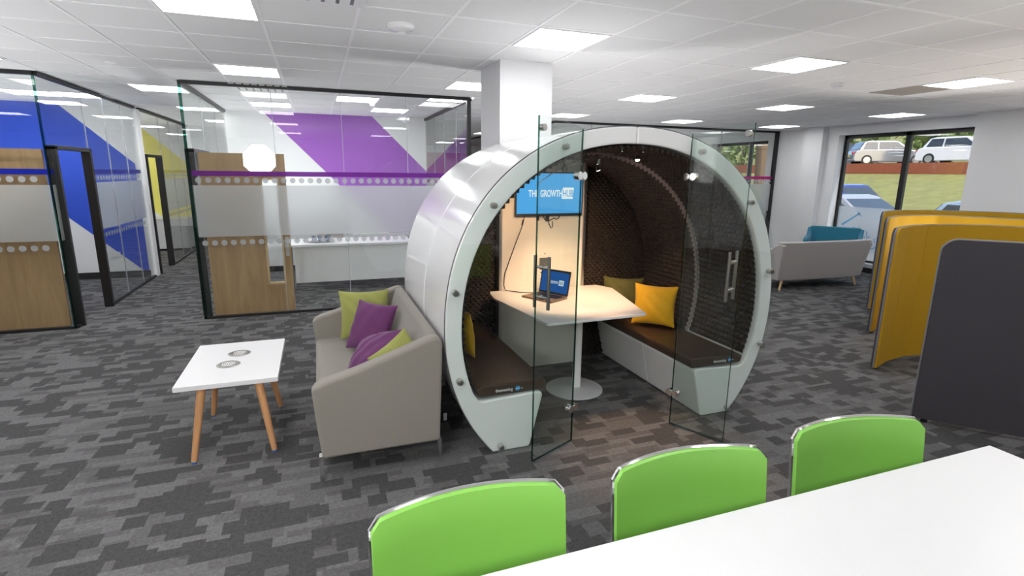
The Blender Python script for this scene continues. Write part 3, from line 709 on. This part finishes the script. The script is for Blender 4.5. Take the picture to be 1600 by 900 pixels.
slab([lerp2(.38, .08), lerp2(.62, .08), lerp2(.62, .32), lerp2(.38, .32)], Z*.0012).build('touchpad', M['blackp'], lp, world=True).location.z += .0178
hin = (br-bl).normalized(); nrm = V((hin.y, -hin.x, 0)); nrm = nrm if nrm.dot(fl-bl) > 0 else -nrm
upv = (Z*.975-nrm*.20).normalized()
b0, b1 = bl+Z*.018, br+Z*.018; hgt = .215
slab([b0, b1, b1+upv*hgt, b0+upv*hgt], -nrm*.008).build('lid', M['blackp'], lp, bevel=.002, world=True)
front = (nrm+upv*.2).normalized()
s0 = b0+hin*.012+upv*.018; s1_ = b1-hin*.012+upv*.018
slab([s0, s1_, s1_+upv*.180, s0+upv*.180], front*.0015).build('screen', M['lapblue'], lp, world=True, smooth=0)
wdt = (s1_-s0).length
def lpt(u, v, k=.0022): return s0+hin*(u*wdt)+upv*(v*.18)+front*k-V(lp.location)
text('THE', 'screen_lettering', M['lapwhite'], lp, .034, frame_m(lpt(.20, .42), hin, upv), sx=.6, depth=.0003)
text('GROWTH', 'screen_lettering', M['lapwhite'], lp, .034, frame_m(lpt(.355, .42), hin, upv), sx=.52, off=.0009, depth=.0003)
slab([s0+hin*wdt*.66+upv*.064, s0+hin*wdt*.84+upv*.064, s0+hin*wdt*.85+upv*.112, s0+hin*wdt*.67+upv*.112], front*.002).build('lettering_box', M['lapwhite'], lp, world=True, smooth=0)
text('HUB', 'screen_lettering', M['lapblue'], lp, .034, frame_m(lpt(.68, .42, .003), hin, upv), sx=.6, depth=.0003)

# ------------------------------------------------------------------ cushions
def cushion(label, c, u, v, w_, h_, th, m, group=None, cat='cushion', name='cushion', seed=0, fringe=False):
    u = V(u).normalized(); v = V(v); v = (v-u*v.dot(u)).normalized(); n = u.cross(v)
    rr = random.Random(seed); N = 18; mb = MB(); ph = [rr.uniform(0, 6) for _ in range(6)]
    layers = []
    for side in (1, -1):
        def f(a, b):
            s_, t_ = 2*a-1, 2*b-1
            k = (max(0, 1-abs(s_)**2.2)*max(0, 1-abs(t_)**2.2))**.62
            pin = 1-.11*(1-abs(s_)**2)*abs(t_)**3; pin2 = 1-.11*(1-abs(t_)**2)*abs(s_)**3
            wr = .006*math.sin(9*s_+ph[0]+3*t_)*math.sin(7*t_+ph[1])*k + .005*math.sin(11*(s_+t_)+ph[2])*k
            return u*(s_*w_/2*pin2)+v*(t_*h_/2*pin)+n*(side*(th/2*k)+wr)
        mb.grid(f, N, N)
    bmesh.ops.remove_doubles(mb.bm, verts=mb.bm.verts, dist=.0004)
    t = mb.build(name, m, None, smooth=80, sub=1)
    t.location = V(c)+V(t.location)
    prop(t, label, cat, group)
    return t

# ------------------------------------------------------------------ taupe sofa
sf = thing('sofa', 'taupe fabric sofa with chrome feet, its back against the white pod', 'sofa', (.29, 3.80, 0))
Y0, Y1 = 3.03, 4.66
def side_prof(): # X,Z profile of an arm
    return [(-.065, .165), (.64, .165), (.668, .80), (.655, .842), (.62, .852), (.575, .84), (.40, .775), (.15, .69), (-.03, .64), (-.085, .615), (-.10, .585), (-.085, .38)]
for y in (Y0, Y1-.11):
    MB().prism(side_prof(), 'y', y, y+.11).build('arm', M['greyfab'], sf, bevel=.022, seg=3, world=True, smooth=60)
MB().box(-.06, .62, Y0+.112, Y1-.112, .165, .30).build('seat_base', M['greyfab'], sf, bevel=.015, world=True, smooth=60)
MB().prism([(-.085, .305), (.50, .305), (.46, .44), (-.06, .45), (-.085, .43)], 'y', Y0+.112, Y1-.112).build('seat_cushion', M['greyfab'], sf, bevel=.02, seg=3, world=True, smooth=60)
MB().prism([(.50, .30), (.645, .30), (.667, .80), (.655, .842), (.62, .852), (.585, .84), (.46, .44), (.47, .42)], 'y', Y0+.112, Y1-.112).build('backrest', M['greyfab'], sf, bevel=.018, seg=3, world=True, smooth=60)
for (x, y) in ((-.03, Y0+.08), (.60, Y0+.08), (-.03, Y1-.08), (.60, Y1-.08)):
    sx = -1 if x < .2 else 1; sy = -1 if y < 3.8 else 1
    l = MB(); yy = y+sy*.02
    l.prism([(x-.055, .163), (x+.055, .163), (x+.055, .15), (x+sx*.055, .0) if sx > 0 else (x-.02, .15), (x+.02, .15) if sx > 0 else (x-.055+.022, 0), (x-.055+.0, .0) if sx < 0 else (x-.02, .15), (x-.055, .15)] if False else
            ([(x-.055, .166), (x+.055, .166), (x+.058, .0), (x+.036, .0), (x+.03, .148), (x-.055, .152)] if sx > 0 else [(x+.055, .166), (x-.055, .166), (x-.058, .0), (x-.036, .0), (x-.03, .148), (x+.055, .152)]), 'y', yy-.022, yy+.022)
    l.build('foot', mat('polished_steel', (.80, .80, .81), .22, 1.0), sf, bevel=.003, world=True)
MB().box(.668, .69, Y0+.03, Y0+.033, .285, .335).build('care_tag', mat('tag_grey', (.10, .10, .11), .8), sf, world=True)
cushion('lime cushion at the far end of the taupe sofa, behind the purple one', (.31, 4.385, .675), (1, -.12, .0), (.22, .12, 1), .42, .42, .12, M['lime'], 'cushions on the taupe sofa', seed=1)
cushion('purple cushion leaning on the lime one at the sofa far end', (.335, 4.09, .645), (.62, -.70, 0), (.48, .2, 1), .42, .42, .15, M['purple'], 'cushions on the taupe sofa', seed=2)
_r = 2**-.5
def diag(d1, d2):
    d1 = V(d1).normalized(); d2 = V(d2); d2 = (d2-d1*d2.dot(d1)).normalized()
    return (d1+d2)*_r, (d2-d1)*_r
u_, v_ = diag((.78, 0, .62), (-.12, .95, .15))
cushion('purple cushion tipped over at the near end of the sofa', (.285, 3.40, .655), u_, v_, .38, .38, .17, M['purple'], 'cushions on the taupe sofa', seed=3)
u_, v_ = diag((.12, 0, .98), (.98, -.05, -.15))
cushion('lime cushion tucked behind the near arm of the sofa', (.435, 3.225, .665), u_, v_, .31, .31, .10, M['lime'], 'cushions on the taupe sofa', seed=4)
cushion('mustard cushion on the right pod bench, in front of the olive one', (2.80, 3.90, .68), (.74, -.62, -.02), (.12, .2, 1), .40, .39, .15, M['mustard'], 'cushions in the pod', seed=5)
cushion('dark olive cushion behind the mustard one in the pod', (2.70, 4.28, .68), (.80, -.55, 0), (.1, .2, 1), .40, .40, .13, M['olive'], 'cushions in the pod', seed=6)
cushion('mustard cushion on the left pod bench, half hidden by the white rim', (.96, 3.75, .66), (.25, -.95, 0), (-.15, .1, 1), .38, .38, .13, M['mustard'], 'cushions in the pod', seed=7)

# ------------------------------------------------------------------ coffee table
ct = thing('coffee_table', 'white square topped coffee table with beech legs, left of the sofa', 'coffee table', (-.62, 4.04, 0))
MB().box(-.921, -.317, 3.60, 4.475, .468, .50).build('table_top', M['white'], ct, bevel=.003, world=True)
for sx, sy in ((-1, -1), (1, -1), (-1, 1), (1, 1)):
    x1 = -.605+sx*.235; y1 = 3.905+sy*.355; x0 = -.605+sx*.165; y0 = 3.915+sy*.27
    lg = MB().cyl((x0, y0, .468), (x1, y1, .012), .027, .018, n=20).build('leg', M['beech'], ct, world=True)
    MB().cyl((x1-ct.location.x, y1-ct.location.y, 0), (x1-ct.location.x, y1-ct.location.y, .013), .015, n=16).build('foot_pad', M['tblue'], lg)
for (x, y) in ((-.655, 3.955), (-.612, 4.185)):
    gm = MB().lathe([(0, .5), (.074, .5), (.076, .5015), (.072, .5035), (.055, .5030), (.05, .5018), (0, .5022)], (x, y, 0)).build('power_grommet', M['steel'], ct, world=True)
    b = MB()
    for k in range(-3, 4):
        w = math.sqrt(max(0, .045**2-(k*.012)**2)); b.box(x+k*.012-.0025, x+k*.012+.0025, y-w, y+w, .5022, .5045)
    bmesh.ops.translate(b.bm, verts=b.bm.verts, vec=-V(ct.location)); b.build('grommet_slots', M['bar'], gm, smooth=0)

# ------------------------------------------------------------------ purple room furniture
dk = thing('meeting_table', 'white flip top table with modesty panel inside the purple room', 'table', (.48, 8.95, 0))
MB().box(-.45, 1.42, 8.55, 9.35, .705, .73).build('table_top', M['white'], dk, bevel=.003, world=True)
MB().box(-.38, 1.36, 8.58, 8.598, .14, .69).build('modesty_panel', M['white'], dk, bevel=.003, world=True)
for x in (-.425, 1.395):
    MB().prism([(8.62, .0), (8.50, .0), (8.50, .03), (8.57, .04), (8.60, .705), (8.66, .705), (8.64, .04), (9.30, .03), (9.30, 0)], 'x', x-.022, x+.022).build('leg', M['dgrey'], dk, world=True, smooth=0)
tray = thing('glass_tray', 'oval metal tray of glasses on the purple room table', 'tray', (.02, 8.85, .731))
MB().lathe([(0, 0), (.17, 0), (.2, .014), (.197, .016), (.168, .004), (0, .004)]).build('tray_dish', M['steel'], tray)
for k in tray.children: k.scale = (1.05, .6, 1)
for k, (dx, dy) in enumerate(((-.11, .0), (-.02, .03), (.08, -.01), (.12, .04))):
    g_ = MB().lathe([(0, 0), (.027, 0), (.034, .095), (.032, .095), (.025, .006), (0, .006)], (.02+dx, 8.85+dy, .736), n=20).build('drinking_glass', glass('tumbler', (.75, .82, .9), .12))
    prop(g_, 'clear tumbler standing on the tray in the purple room', 'glass', 'tumblers on the tray')
oc = thing('office_chair', 'white office chair on castors behind the purple room table', 'office chair', (.17, 9.58, 0))
for k in range(5):
    a = 2*PI*k/5+.3; e = V((.27*math.cos(a), .27*math.sin(a), 0))
    ar = MB().cyl(V((0, 0, .11)), e+V((0, 0, .075)), .02, .013, n=10).build('base_arm', M['white'], oc)
    n_ = V((-math.sin(a), math.cos(a), 0)); c = e+V((0, 0, .028))
    MB().cyl(c-n_*.02, c-n_*.006, .028, n=16).cyl(c+n_*.006, c+n_*.02, .028, n=16).build('castor', M['blackp'], ar)
    MB().cyl(c-n_*.023, c+n_*.023, .012, n=12).build('castor_hub', M['white'], ar)
MB().cyl((0, 0, .1), (0, 0, .44), .024, n=14).build('gas_column', M['chrome'], oc)
MB().box(-.24, .24, -.23, .23, .44, .52).build('seat', M['palefab'], oc, bevel=.03, seg=3)
MB().box(-.22, .22, .2, .25, .58, 1.05).build('backrest', M['palefab'], oc, bevel=.03, seg=3)
for sx in (-1, 1):
    MB().tube([(sx*.27, .12, .47), (sx*.30, .1, .6), (sx*.30, .0, .70), (sx*.29, -.18, .715)], .016, 8).build('armrest', M['white'], oc)
# yellow room cabinet, blue room socket
cbn = thing('cabinet', 'low white cupboard under the yellow wall of the far left room', 'cupboard', (-3.9, 14.3, 0))
MB().box(-5.2, -2.85, 14.02, 14.58, .04, .70).build('carcass', M['white'], cbn, world=True, bevel=.003)
MB().box(-5.22, -2.83, 14.0, 14.59, .70, .725).build('worktop', M['white'], cbn, world=True, bevel=.003)
for k in range(3): MB().box(-5.18+k*.775, -4.425+k*.775, 14.0, 14.018, .05, .69).build('cupboard_door', M['white'], cbn, world=True, bevel=.002)
sk_ = thing('wall_socket', 'white double socket low on the white part of the blue room wall', 'socket', (-3.28, 10.65, .40))
MB().box(-.073, .073, -.012, .005, -.043, .043).build('face_plate', M['white'], sk_, bevel=.004)
MB().box(-.05, -.03, -.016, -.012, .01, .025).box(.03, .05, -.016, -.012, .01, .025).build('rocker', M['bar'], sk_, bevel=.001)

# ------------------------------------------------------------------ folding screens
def rounded_top(L, h, r, z0=.03):
    pts = [(0, z0), (L, z0), (L, h)]
    for k in range(7): a = PI/2+PI/2*k/6; pts.append((r+r*math.cos(a), h-r+r*math.sin(a)))
    return pts
def screen(label, path, h, mats, th=.05, r=.07, group=None, extra=None):
    base = V((path[0][0], path[0][1], 0)); t = thing('acoustic_screen', label, 'screen', base, group=group)
    P = [V((x, y, 0)) for x, y in path]
    L = [0]
    for a, b in zip(P, P[1:]): L.append(L[-1]+(b-a).length)
    tot = L[-1]
    # smooth the path
    def pos(s_):
        for k in range(len(P)-1):
            if s_ <= L[k+1] or k == len(P)-2:
                f = (s_-L[k])/(L[k+1]-L[k]); return P[k].lerp(P[k+1], f), (P[k+1]-P[k]).normalized()
    def zt(s_):
        return h if s_ >= r else h-r+math.sqrt(max(0, r*r-(r-s_)**2))
    ss = sorted(set([tot*k/60 for k in range(61)]+[r*(1-math.cos(PI/2*k/8)) for k in range(9)]))
    def tan(s_):
        return (pos(min(tot, s_+.06))[0]-pos(max(0, s_-.06))[0]).normalized()
    def face(d0, d1, name, m):
        mb = MB(); rings = []
        for s_ in ss:
            p = pos(s_)[0]; tn = tan(s_); n = V((tn.y, -tn.x, 0))
            rings.append([mb.bm.verts.new(p+n*d+V((0, 0, z))) for d, z in ((d0, .03), (d1, .03), (d1, zt(s_)), (d0, zt(s_)))])
        for A, B in zip(rings, rings[1:]):
            for k in range(4): mb.bm.faces.new((A[k], A[(k+1) % 4], B[(k+1) % 4], B[k]))
        mb.bm.faces.new(rings[0]); mb.bm.faces.new(rings[-1][::-1])
        return mb.build(name, m, t, world=True, smooth=50)
    face(0, th*.5, 'front_panel', M[mats[0]]); face(-th*.5, -.0005, 'rear_panel', M[mats[1]])
    mb = MB(); pts = []
    for s_ in [0]: pts.append(P[0]-tan(0)*.004+V((0, 0, .03)))
    pts += [pos(s_)[0]-tan(0)*.004*(1 if s_ < .01 else 0)+V((0, 0, zt(s_)+.002)) for s_ in ss]
    mb.tube(pts, .008, 6).build('edge_piping', M['trim'], t, world=True)
    s_ = extra
    if extra:
        for q in extra:
            p = pos(q)[0]; tn = tan(q); n = V((tn.y, -tn.x, 0)); MB().tube([p+n*(th*.5+.0005)+V((0, 0, .03)), p+n*(th*.5+.0005)+V((0, 0, h))], .0022, 5).build('seam', M[mats[0]], t, world=True)
    f = MB()
    for q in (.08, tot-.1):
        p = pos(q)[0]; f.cyl(p, p+V((0, 0, .032)), .022, n=12)
    f.build('feet', M['blackp'], t, world=True)
    return t
d = V((4.648-4.215, 1.995-2.492, 0)).normalized()
screen('charcoal grey fabric screen with rounded corner, nearest on the right', [(4.215, 2.492), (4.215+d.x*1.7, 2.492+d.y*1.7)], 1.40, ('charcoal', 'charcoal'), r=.09)
screen('mustard yellow folding screen directly behind the charcoal one', [(4.955, 3.34), (5.27, 3.45), (5.60, 3.50), (5.95, 3.44), (6.22, 3.24), (6.42, 2.95), (6.6, 2.6)], 1.375, ('yellow', 'charcoal'), r=.07, extra=(.34, .68, 1.4))
screen('mustard yellow folding screen, middle of the three yellow ones', [(6.10, 4.225), (6.5, 4.40), (6.87, 4.46), (7.2, 4.40), (7.5, 3.80), (7.8, 3.2)], 1.375, ('yellow', 'charcoal'), r=.07, extra=(.43, .8))
screen('mustard yellow folding screen, furthest one below the window', [(7.16, 5.03), (7.6, 5.17), (8.1, 5.13), (8.7, 4.68), (8.95, 4.1)], 1.375, ('yellow', 'charcoal'), r=.07, extra=(.46, .96))

# ------------------------------------------------------------------ lounge seating by the window
def lounge(label, loc, rz, w_, d_, hb, m, name='sofa', cat='sofa', buttons=0, ah=0):
    """sofa whose back faces local -Y; seat opens to +Y"""
    t = thing(name, label, cat, loc, rz)
    hw = w_/2
    b = MB()  # flared backrest
    def f(side):
        def g_(a, bb):
            x = (2*a-1); z = bb
            wx = hw*(.90+.10*z); y = -.0-.10*z+ .05*abs(x)**3
            return V((x*wx, y+side, .16+(hb-.16)*z))
        return g_
    A = b.grid(f(0), 14, 8); B = b.grid(f(.11), 14, 8)
    for i in range(14):
        for k in (0, 8): b.bm.faces.new((A[i][k], A[i+1][k], B[i+1][k], B[i][k]))
    for k in range(8):
        for i in (0, 14): b.bm.faces.new((A[i][k], A[i][k+1], B[i][k+1], B[i][k]))
    b.build('backrest', m, t, bevel=.02, seg=3, smooth=60)
    MB().prism([(.06, .17), (d_, .17), (d_, .42), (.06, .40)], 'x', -hw*.86, hw*.86).build('seat', m, t, bevel=.03, seg=3, smooth=60)
    for sx in (-1, 1):
        pr_ = [(.03, .165), (d_-.02, .18), (d_+.03, .56+ah), (d_-.03, .60+ah), (.25, .62+ah), (.08, hb-.06), (.0, hb-.02), (-.07, hb-.05)]
        a = MB(); va = []; 
        for y, z in pr_: va.append((y, z))
        a.prism(va, 'x', hw*.86*sx, (hw*.86+.08)*sx)
        for v in a.bm.verts: v.co.x += sx*.10*hw*(v.co.z-.16)
        a.build('arm', m, t, bevel=.022, seg=3, smooth=60)
    for sx in (-1, 1):
        for y, s2 in ((.07, -1), (d_-.08, 1)):
            MB().cyl((sx*(hw*.80), y, .17), (sx*(hw*.86), y+s2*.03, 0), .024, .015, n=14).build('leg', M['oak'], t)
    if buttons:
        for k in range(buttons):
            for zz in (.66,):
                x = (k-(buttons-1)/2)*.17; MB().lathe([(0, .006), (.012, .004), (.016, 0), (0, 0)], (0, 0, 0), 12).build('button', m, t).matrix_local = Matrix.Translation((x, .11-.10*.74+.004, zz)) @ Matrix.Rotation(-PI/2, 4, 'X')
    return t
lounge('pale grey two seat sofa seen from behind, near the window', (7.82, 6.35, 0), -.04, 1.90, .72, .80, M['palefab'])
lounge('teal buttoned armchair facing the pale grey sofa, by the window', (9.58, 7.62, 0), PI-.95, .86, .72, .86, M['teal'], 'armchair', 'armchair', buttons=3, ah=.08)
lounge('pale grey armchair mostly hidden behind the right rim of the pod', (8.05, 8.75, 0), PI+.5, .7, .6, .80, M['palefab'], 'armchair', 'armchair')
lt = thing('coffee_table', 'low white table behind the pale grey sofa, just past the pod rim', 'table', (8.12, 7.62, 0))
MB().box(-.30, .30, -.22, .22, .43, .455).build('table_top', M['white'], lt, bevel=.004)
for sx in (-1, 1):
    for sy in (-1, 1): MB().cyl((sx*.2, sy*.14, .43), (sx*.24, sy*.17, 0), .02, .014, n=12).build('leg', M['oak'], lt)

# ------------------------------------------------------------------ foreground high table and stools
ht = thing('high_table', 'large white high table cutting across the bottom right foreground', 'table', (.62, .24, 0))
MB().box(-.62, 1.845, -.40, .866, 1.02, 1.05).build('table_top', M['white'], ht, bevel=.0035, world=True)
for x in (-.5, 1.72):
    for y in (-.3, .7): MB().box(x-.03, x+.03, y-.03, y+.03, 0, 1.02).build('leg', M['steel'], ht, bevel=.004, world=True)
MB().box(-.47, 1.69, -.31, -.29, .26, .30).box(-.47, 1.69, .69, .71, .96, 1.02).box(-.47, 1.69, -.31, -.29, .96, 1.02).build('rail', M['steel'], ht, world=True)
def stool():
    t = thing('bar_stool', '', 'stool', (0, 0, 0), group='lime green bar stools at the high table')
    W2 = .218
    def bk(side):
        def f(a, b):
            x = (2*a-1)*W2; z = .80+.325*b
            rr = .022
            # rounded upper corners
            y = .046*(1-(x/W2)**2)-.01-(1-b)*.03
            top = .003*(1-(x/W2)**2)
            zz = z+top*b
            e = max(0, abs(x)-(W2-rr)); 
            zz = zz-(rr-math.sqrt(max(0, rr*rr-e*e)))*(b**6)
            return V((x, y+side, zz))
        return f
    b = MB(); A = b.grid(bk(-.008), 24, 10); B = b.grid(bk(.006), 24, 10)
    for i in range(24):
        for k in (0, 10): b.bm.faces.new((A[i][k], A[i+1][k], B[i+1][k], B[i][k]))
    for k in range(10):
        for i in (0, 24): b.bm.faces.new((A[i][k], A[i][k+1], B[i][k+1], B[i][k]))
    b.build('backrest', M['green'], t, smooth=50)
    fp = []
    g_ = bk(.0105)
    for k in range(0, 11): q = g_(0, k/10); fp.append(V((q.x-.001, q.y, q.z)))
    for k in range(1, 24): q = g_(k/24, 1); fp.append(V((q.x, q.y, q.z+.001)))
    for k in range(10, -1, -1): q = g_(1, k/10); fp.append(V((q.x+.001, q.y, q.z)))
    MB().tube(fp, .0058, 8).build('chrome_frame', M['chrome'], t)
    s_ = MB(); 
    s_.prism([(-.205, -.40), (.205, -.40), (.218, -.36), (.218, -.02), (.19, -.0), (-.19, 0), (-.218, -.02), (-.218, -.36)], 'z', .775, .80)
    s_.build('seat', M['green'], t, bevel=.008, seg=3)
    for sx in (-1, 1):
        for y0, y1 in ((-.03, .03), (-.36, -.42)):
            MB().tube([(sx*.19, y0, .775), (sx*.20, (y0+y1)/2, .4), (sx*.22, y1, .0)], .011, 10).build('leg', M['chrome'], t)
    MB().tube([(-.205, -.39, .30), (.205, -.39, .30), (.21, .01, .30), (-.21, .01, .30)], .009, 8, closed=True).build('footrest', M['chrome'], t)
    return t
st = stool()
for k, (x, y, rz, lab) in enumerate(((.279, 1.0, 0, 'lime green bar stool back, leftmost and nearest at the white table'), (.852, .985, -.065, 'lime green bar stool back, middle one at the white table'), (1.436, .98, -.14, 'lime green bar stool back, rightmost one by the table corner'))):
    o = st if k == 0 else copy_tree(st)
    o.location = (x, y, 0); o.rotation_euler = (0, 0, rz); o['label'] = lab

# the photographer's softbox, seen only as a reflection in the glass
sb = thing('studio_softbox', 'octagonal photographic softbox on a stand, reflected in the glass front', 'softbox', (-1.30, -.35, 0))
oc8 = [(.395*math.cos(PI/8+k*PI/4), 2.08+.395*math.sin(PI/8+k*PI/4)) for k in range(8)]
MB().prism(oc8, 'y', .0, .01).build('diffuser', M['softb'], sb, smooth=0)
mb = MB(); A = [mb.bm.verts.new((x, -.002, z)) for x, z in oc8]; B = [mb.bm.verts.new((x*.15, -.35, 2.11+(z-2.11)*.15)) for x, z in oc8]
for k in range(8): mb.bm.faces.new((A[k], A[(k+1) % 8], B[(k+1) % 8], B[k]))
mb.bm.faces.new(B); mb.build('hood', M['blackp'], sb, smooth=0)
MB().cyl((0, -.36, .0), (0, -.36, 2.1), .015, n=10).build('stand', M['blackp'], sb)
for k in range(3): a = 2*PI*k/3; MB().cyl((0, -.36, .5), (.35*math.cos(a), -.36+.35*math.sin(a), .0), .01, n=8).build('stand_leg', M['blackp'], sb)

# ------------------------------------------------------------------ outside
def strct(mb, name, m, **k): return struct(mb.build(name, m, **k))
strct(MB().box(10.4, 60, -25, 75, -.6, -.05), 'ground_car_park', M['tarmac'], smooth=0)
strct(MB().prism([(17.2, -.1), (17.8, .1), (24, 1.15), (30, 2.02), (30, -.1)], 'y', -20, 70), 'ground_grass_bank', M['grass'], smooth=0)
strct(MB().box(30, 30.3, -20, 70, -.1, 2.60), 'wall_brick', M['brick'], smooth=0)
strct(MB().box(30.3, 80, -20, 80, -.1, 2.58), 'ground_upper_car_park', M['tarmac'], smooth=0)
strct(MB().prism([(44, 2.5), (50, 5.0), (70, 9), (70, 2.5)], 'y', -20, 90), 'ground_far_bank', M['grass'], smooth=0)
def car(label, loc, rz, paint_, L=4.2, W_=1.75, hh=1.46, hatch=True, plate=None):
    t = thing('car', label, 'car', loc, rz)
    h = L/2; w2 = W_/2
    body = [(-h, .32), (-h+.02, .62), (-h+.12, .88), (-h+.45, .96), (h-1.15, .96), (h-.35, .80), (h-.05, .62), (h, .35), (h-.1, .2), (-h+.1, .2)]
    mb = MB()
    # x forward (+), y side
    va = []
    mb.prism(body, 'y', -w2, w2)
    mb.build('body', M[paint_], t, bevel=.07, seg=3, smooth=50)
    rear = -h+.30 if hatch else -h+.75
    cab = [(rear, .93), (rear+.32, hh-.06), (rear+.6, hh), (h-2.0, hh), (h-1.75, hh-.04), (h-1.05, .93)]
    def cabin(name, sc, m_, z0=None, z1=None, dy=0):
        mb = MB(); A = []; B = []
        for x, z in cab:
            k = (z-.93)/(hh-.93); y = (w2-.06)*(1-.17*k)+dy
            A.append(mb.bm.verts.new((x, -y, z))); B.append(mb.bm.verts.new((x, y, z)))
        mb.bm.faces.new(A); mb.bm.faces.new(B[::-1])
        for i in range(len(A)): mb.bm.faces.new((A[i], B[i], B[(i+1) % len(A)], A[(i+1) % len(A)]))
        return mb.build(name, m_, t, bevel=.04, seg=2, smooth=50)
    cabin('roof', 1, M[paint_])
    gmb = MB()
    for s_ in (-1, 1):
        for x0, x1, x2, x3 in ((rear+.22, rear+.42, rear+1.05, rear+1.05), (rear+1.13, rear+1.13, h-1.88, h-1.30)):
            q = []
            for x, z in ((x0, .97), (x3, .97), (x2, hh-.09), (x1, hh-.09)):
                k = (z-.93)/(hh-.93); q.append(gmb.bm.verts.new((x, s_*((w2-.06)*(1-.17*k)+.004), z)))
            gmb.bm.faces.new(q)
    for (xa, za, xb, zb) in ((h-1.10, .96, h-1.72, hh-.09), (rear+.05, .99, rear+.30, hh-.10)):
        q = []
        for x, z, s_ in ((xa, za, -1), (xa, za, 1), (xb, zb, 1), (xb, zb, -1)):
            k = (z-.93)/(hh-.93); ox = .02 if xa > 0 else -.02; q.append(gmb.bm.verts.new((x+ox, s_*(w2-.14)*(1-.14*k), z+.01)))
        gmb.bm.faces.new(q)
    gmb.build('windows', M['cglass'], t, smooth=0, solid=.01)
    for x in (-h+.78, h-.80):
        for s_ in (-1, 1):
            wl = MB().cyl((x, s_*(w2-.2), .31), (x, s_*(w2+.015), .31), .31, n=24).build('wheel', M['tyre'], t, bevel=.03)
            hb_ = MB().cyl((x, s_*(w2+.010), .31), (x, s_*(w2+.022), .31), .2, n=10).build('hub_cap', M['steel'], wl)
    MB().box(-h-.01, -h+.08, -w2+.08, -w2+.3, .66, .82).box(-h-.01, -h+.08, w2-.3, w2-.08, .66, .82).build('tail_light', M['red'], t, bevel=.01)
    MB().box(-h-.02, -h+.02, -.26, .26, .50, .61).build('number_plate', M['plate'], t)
    for s_ in (-1, 1): MB().box(h-1.45, h-1.28, min(s_*w2, s_*(w2+.14)), max(s_*w2, s_*(w2+.14)), .95, 1.06).build('wing_mirror', M[paint_], t, bevel=.02)
    return t
UP = 2.58
car('white hatchback on the upper car park, right window pane', (34.0, 19.8, UP), -PI/2+.05, 'c_white', L=4.3, hh=1.50)
car('silver car on the upper car park, left of the window mullion', (34.4, 24.6, UP), -PI/2+1.0, 'c_silver', L=4.3, hh=1.50)
car('black car with yellow number plate behind the silver car', (35.8, 28.2, UP), -.1, 'c_black', L=4.4, hh=1.5)
car('dark car beyond the far glass room, beside the tree', (33.5, 32.6, UP), PI+.9, 'c_black', L=4.4, hh=1.5)
car('blue saloon parked nearest below the grass bank', (16.0, 12.8, 0), -PI/2, 'c_blue', L=4.5, hh=1.60, hatch=False)
car('silver grey car parked just outside the window', (13.6, 10.62, -.05), -PI/2, 'c_dsilver', L=4.3, hh=1.42)
car('pale blue car parked outside the right window pane', (13.6, 6.4, -.05), -PI/2, 'c_lblue', L=4.0, hh=1.40)
def tree(label, x, y, z, h, r, cr, seed, low=2.2):
    t = thing('tree', label, 'tree', (x, y, z)); rr = random.Random(seed)
    mb = MB().tube([(0, 0, -.3), (.04, .02, h*.25), (-.03, .05, h*.6), (.02, 0, h)], r, 12)
    mb.build('trunk', M['bark'], t)
    cm = MB()
    for k in range(260):
        a, b = rr.uniform(0, 2*PI), math.acos(rr.uniform(-1, 1)); q = cr*rr.random()**.4
        c = V((q*math.cos(a)*math.sin(b), q*math.sin(a)*math.sin(b), h*.75+low+q*math.cos(b)*.7))
        s_ = rr.uniform(.15, .4); n = V((rr.gauss(0, 1), rr.gauss(0, 1), rr.gauss(0, 1))).normalized(); u = n.orthogonal().normalized()*s_; w = n.cross(u)
        vs = [cm.bm.verts.new(c+u*math.cos(2*PI*i/5)+w*math.sin(2*PI*i/5)*rr.uniform(.6, 1)+n*rr.uniform(-.08, .08)) for i in range(5)]
        cm.bm.faces.new(vs)
    cm.build('foliage', M['leaf'], t, smooth=0); return t
tree('tree with thick brown trunk on the bank beyond the far glass room', 22.0, 22.25, .85, 4.2, .30, 2.2, 1, low=2.0)
for k, (x, y, s) in enumerate(((43, 15, 0), (42, 21, 0), (43, 27, 0), (42, 33, 0), (43, 39, 0), (42, 45, 0), (50, 18, 0), (50, 24, 0), (50, 30, 0))):
    tree('leafy bush tree behind the upper car park', x, y, 2.6, 3.0, .18, 2.6, 20+k, low=-.3)['group'] = 'bushes behind the upper car park'
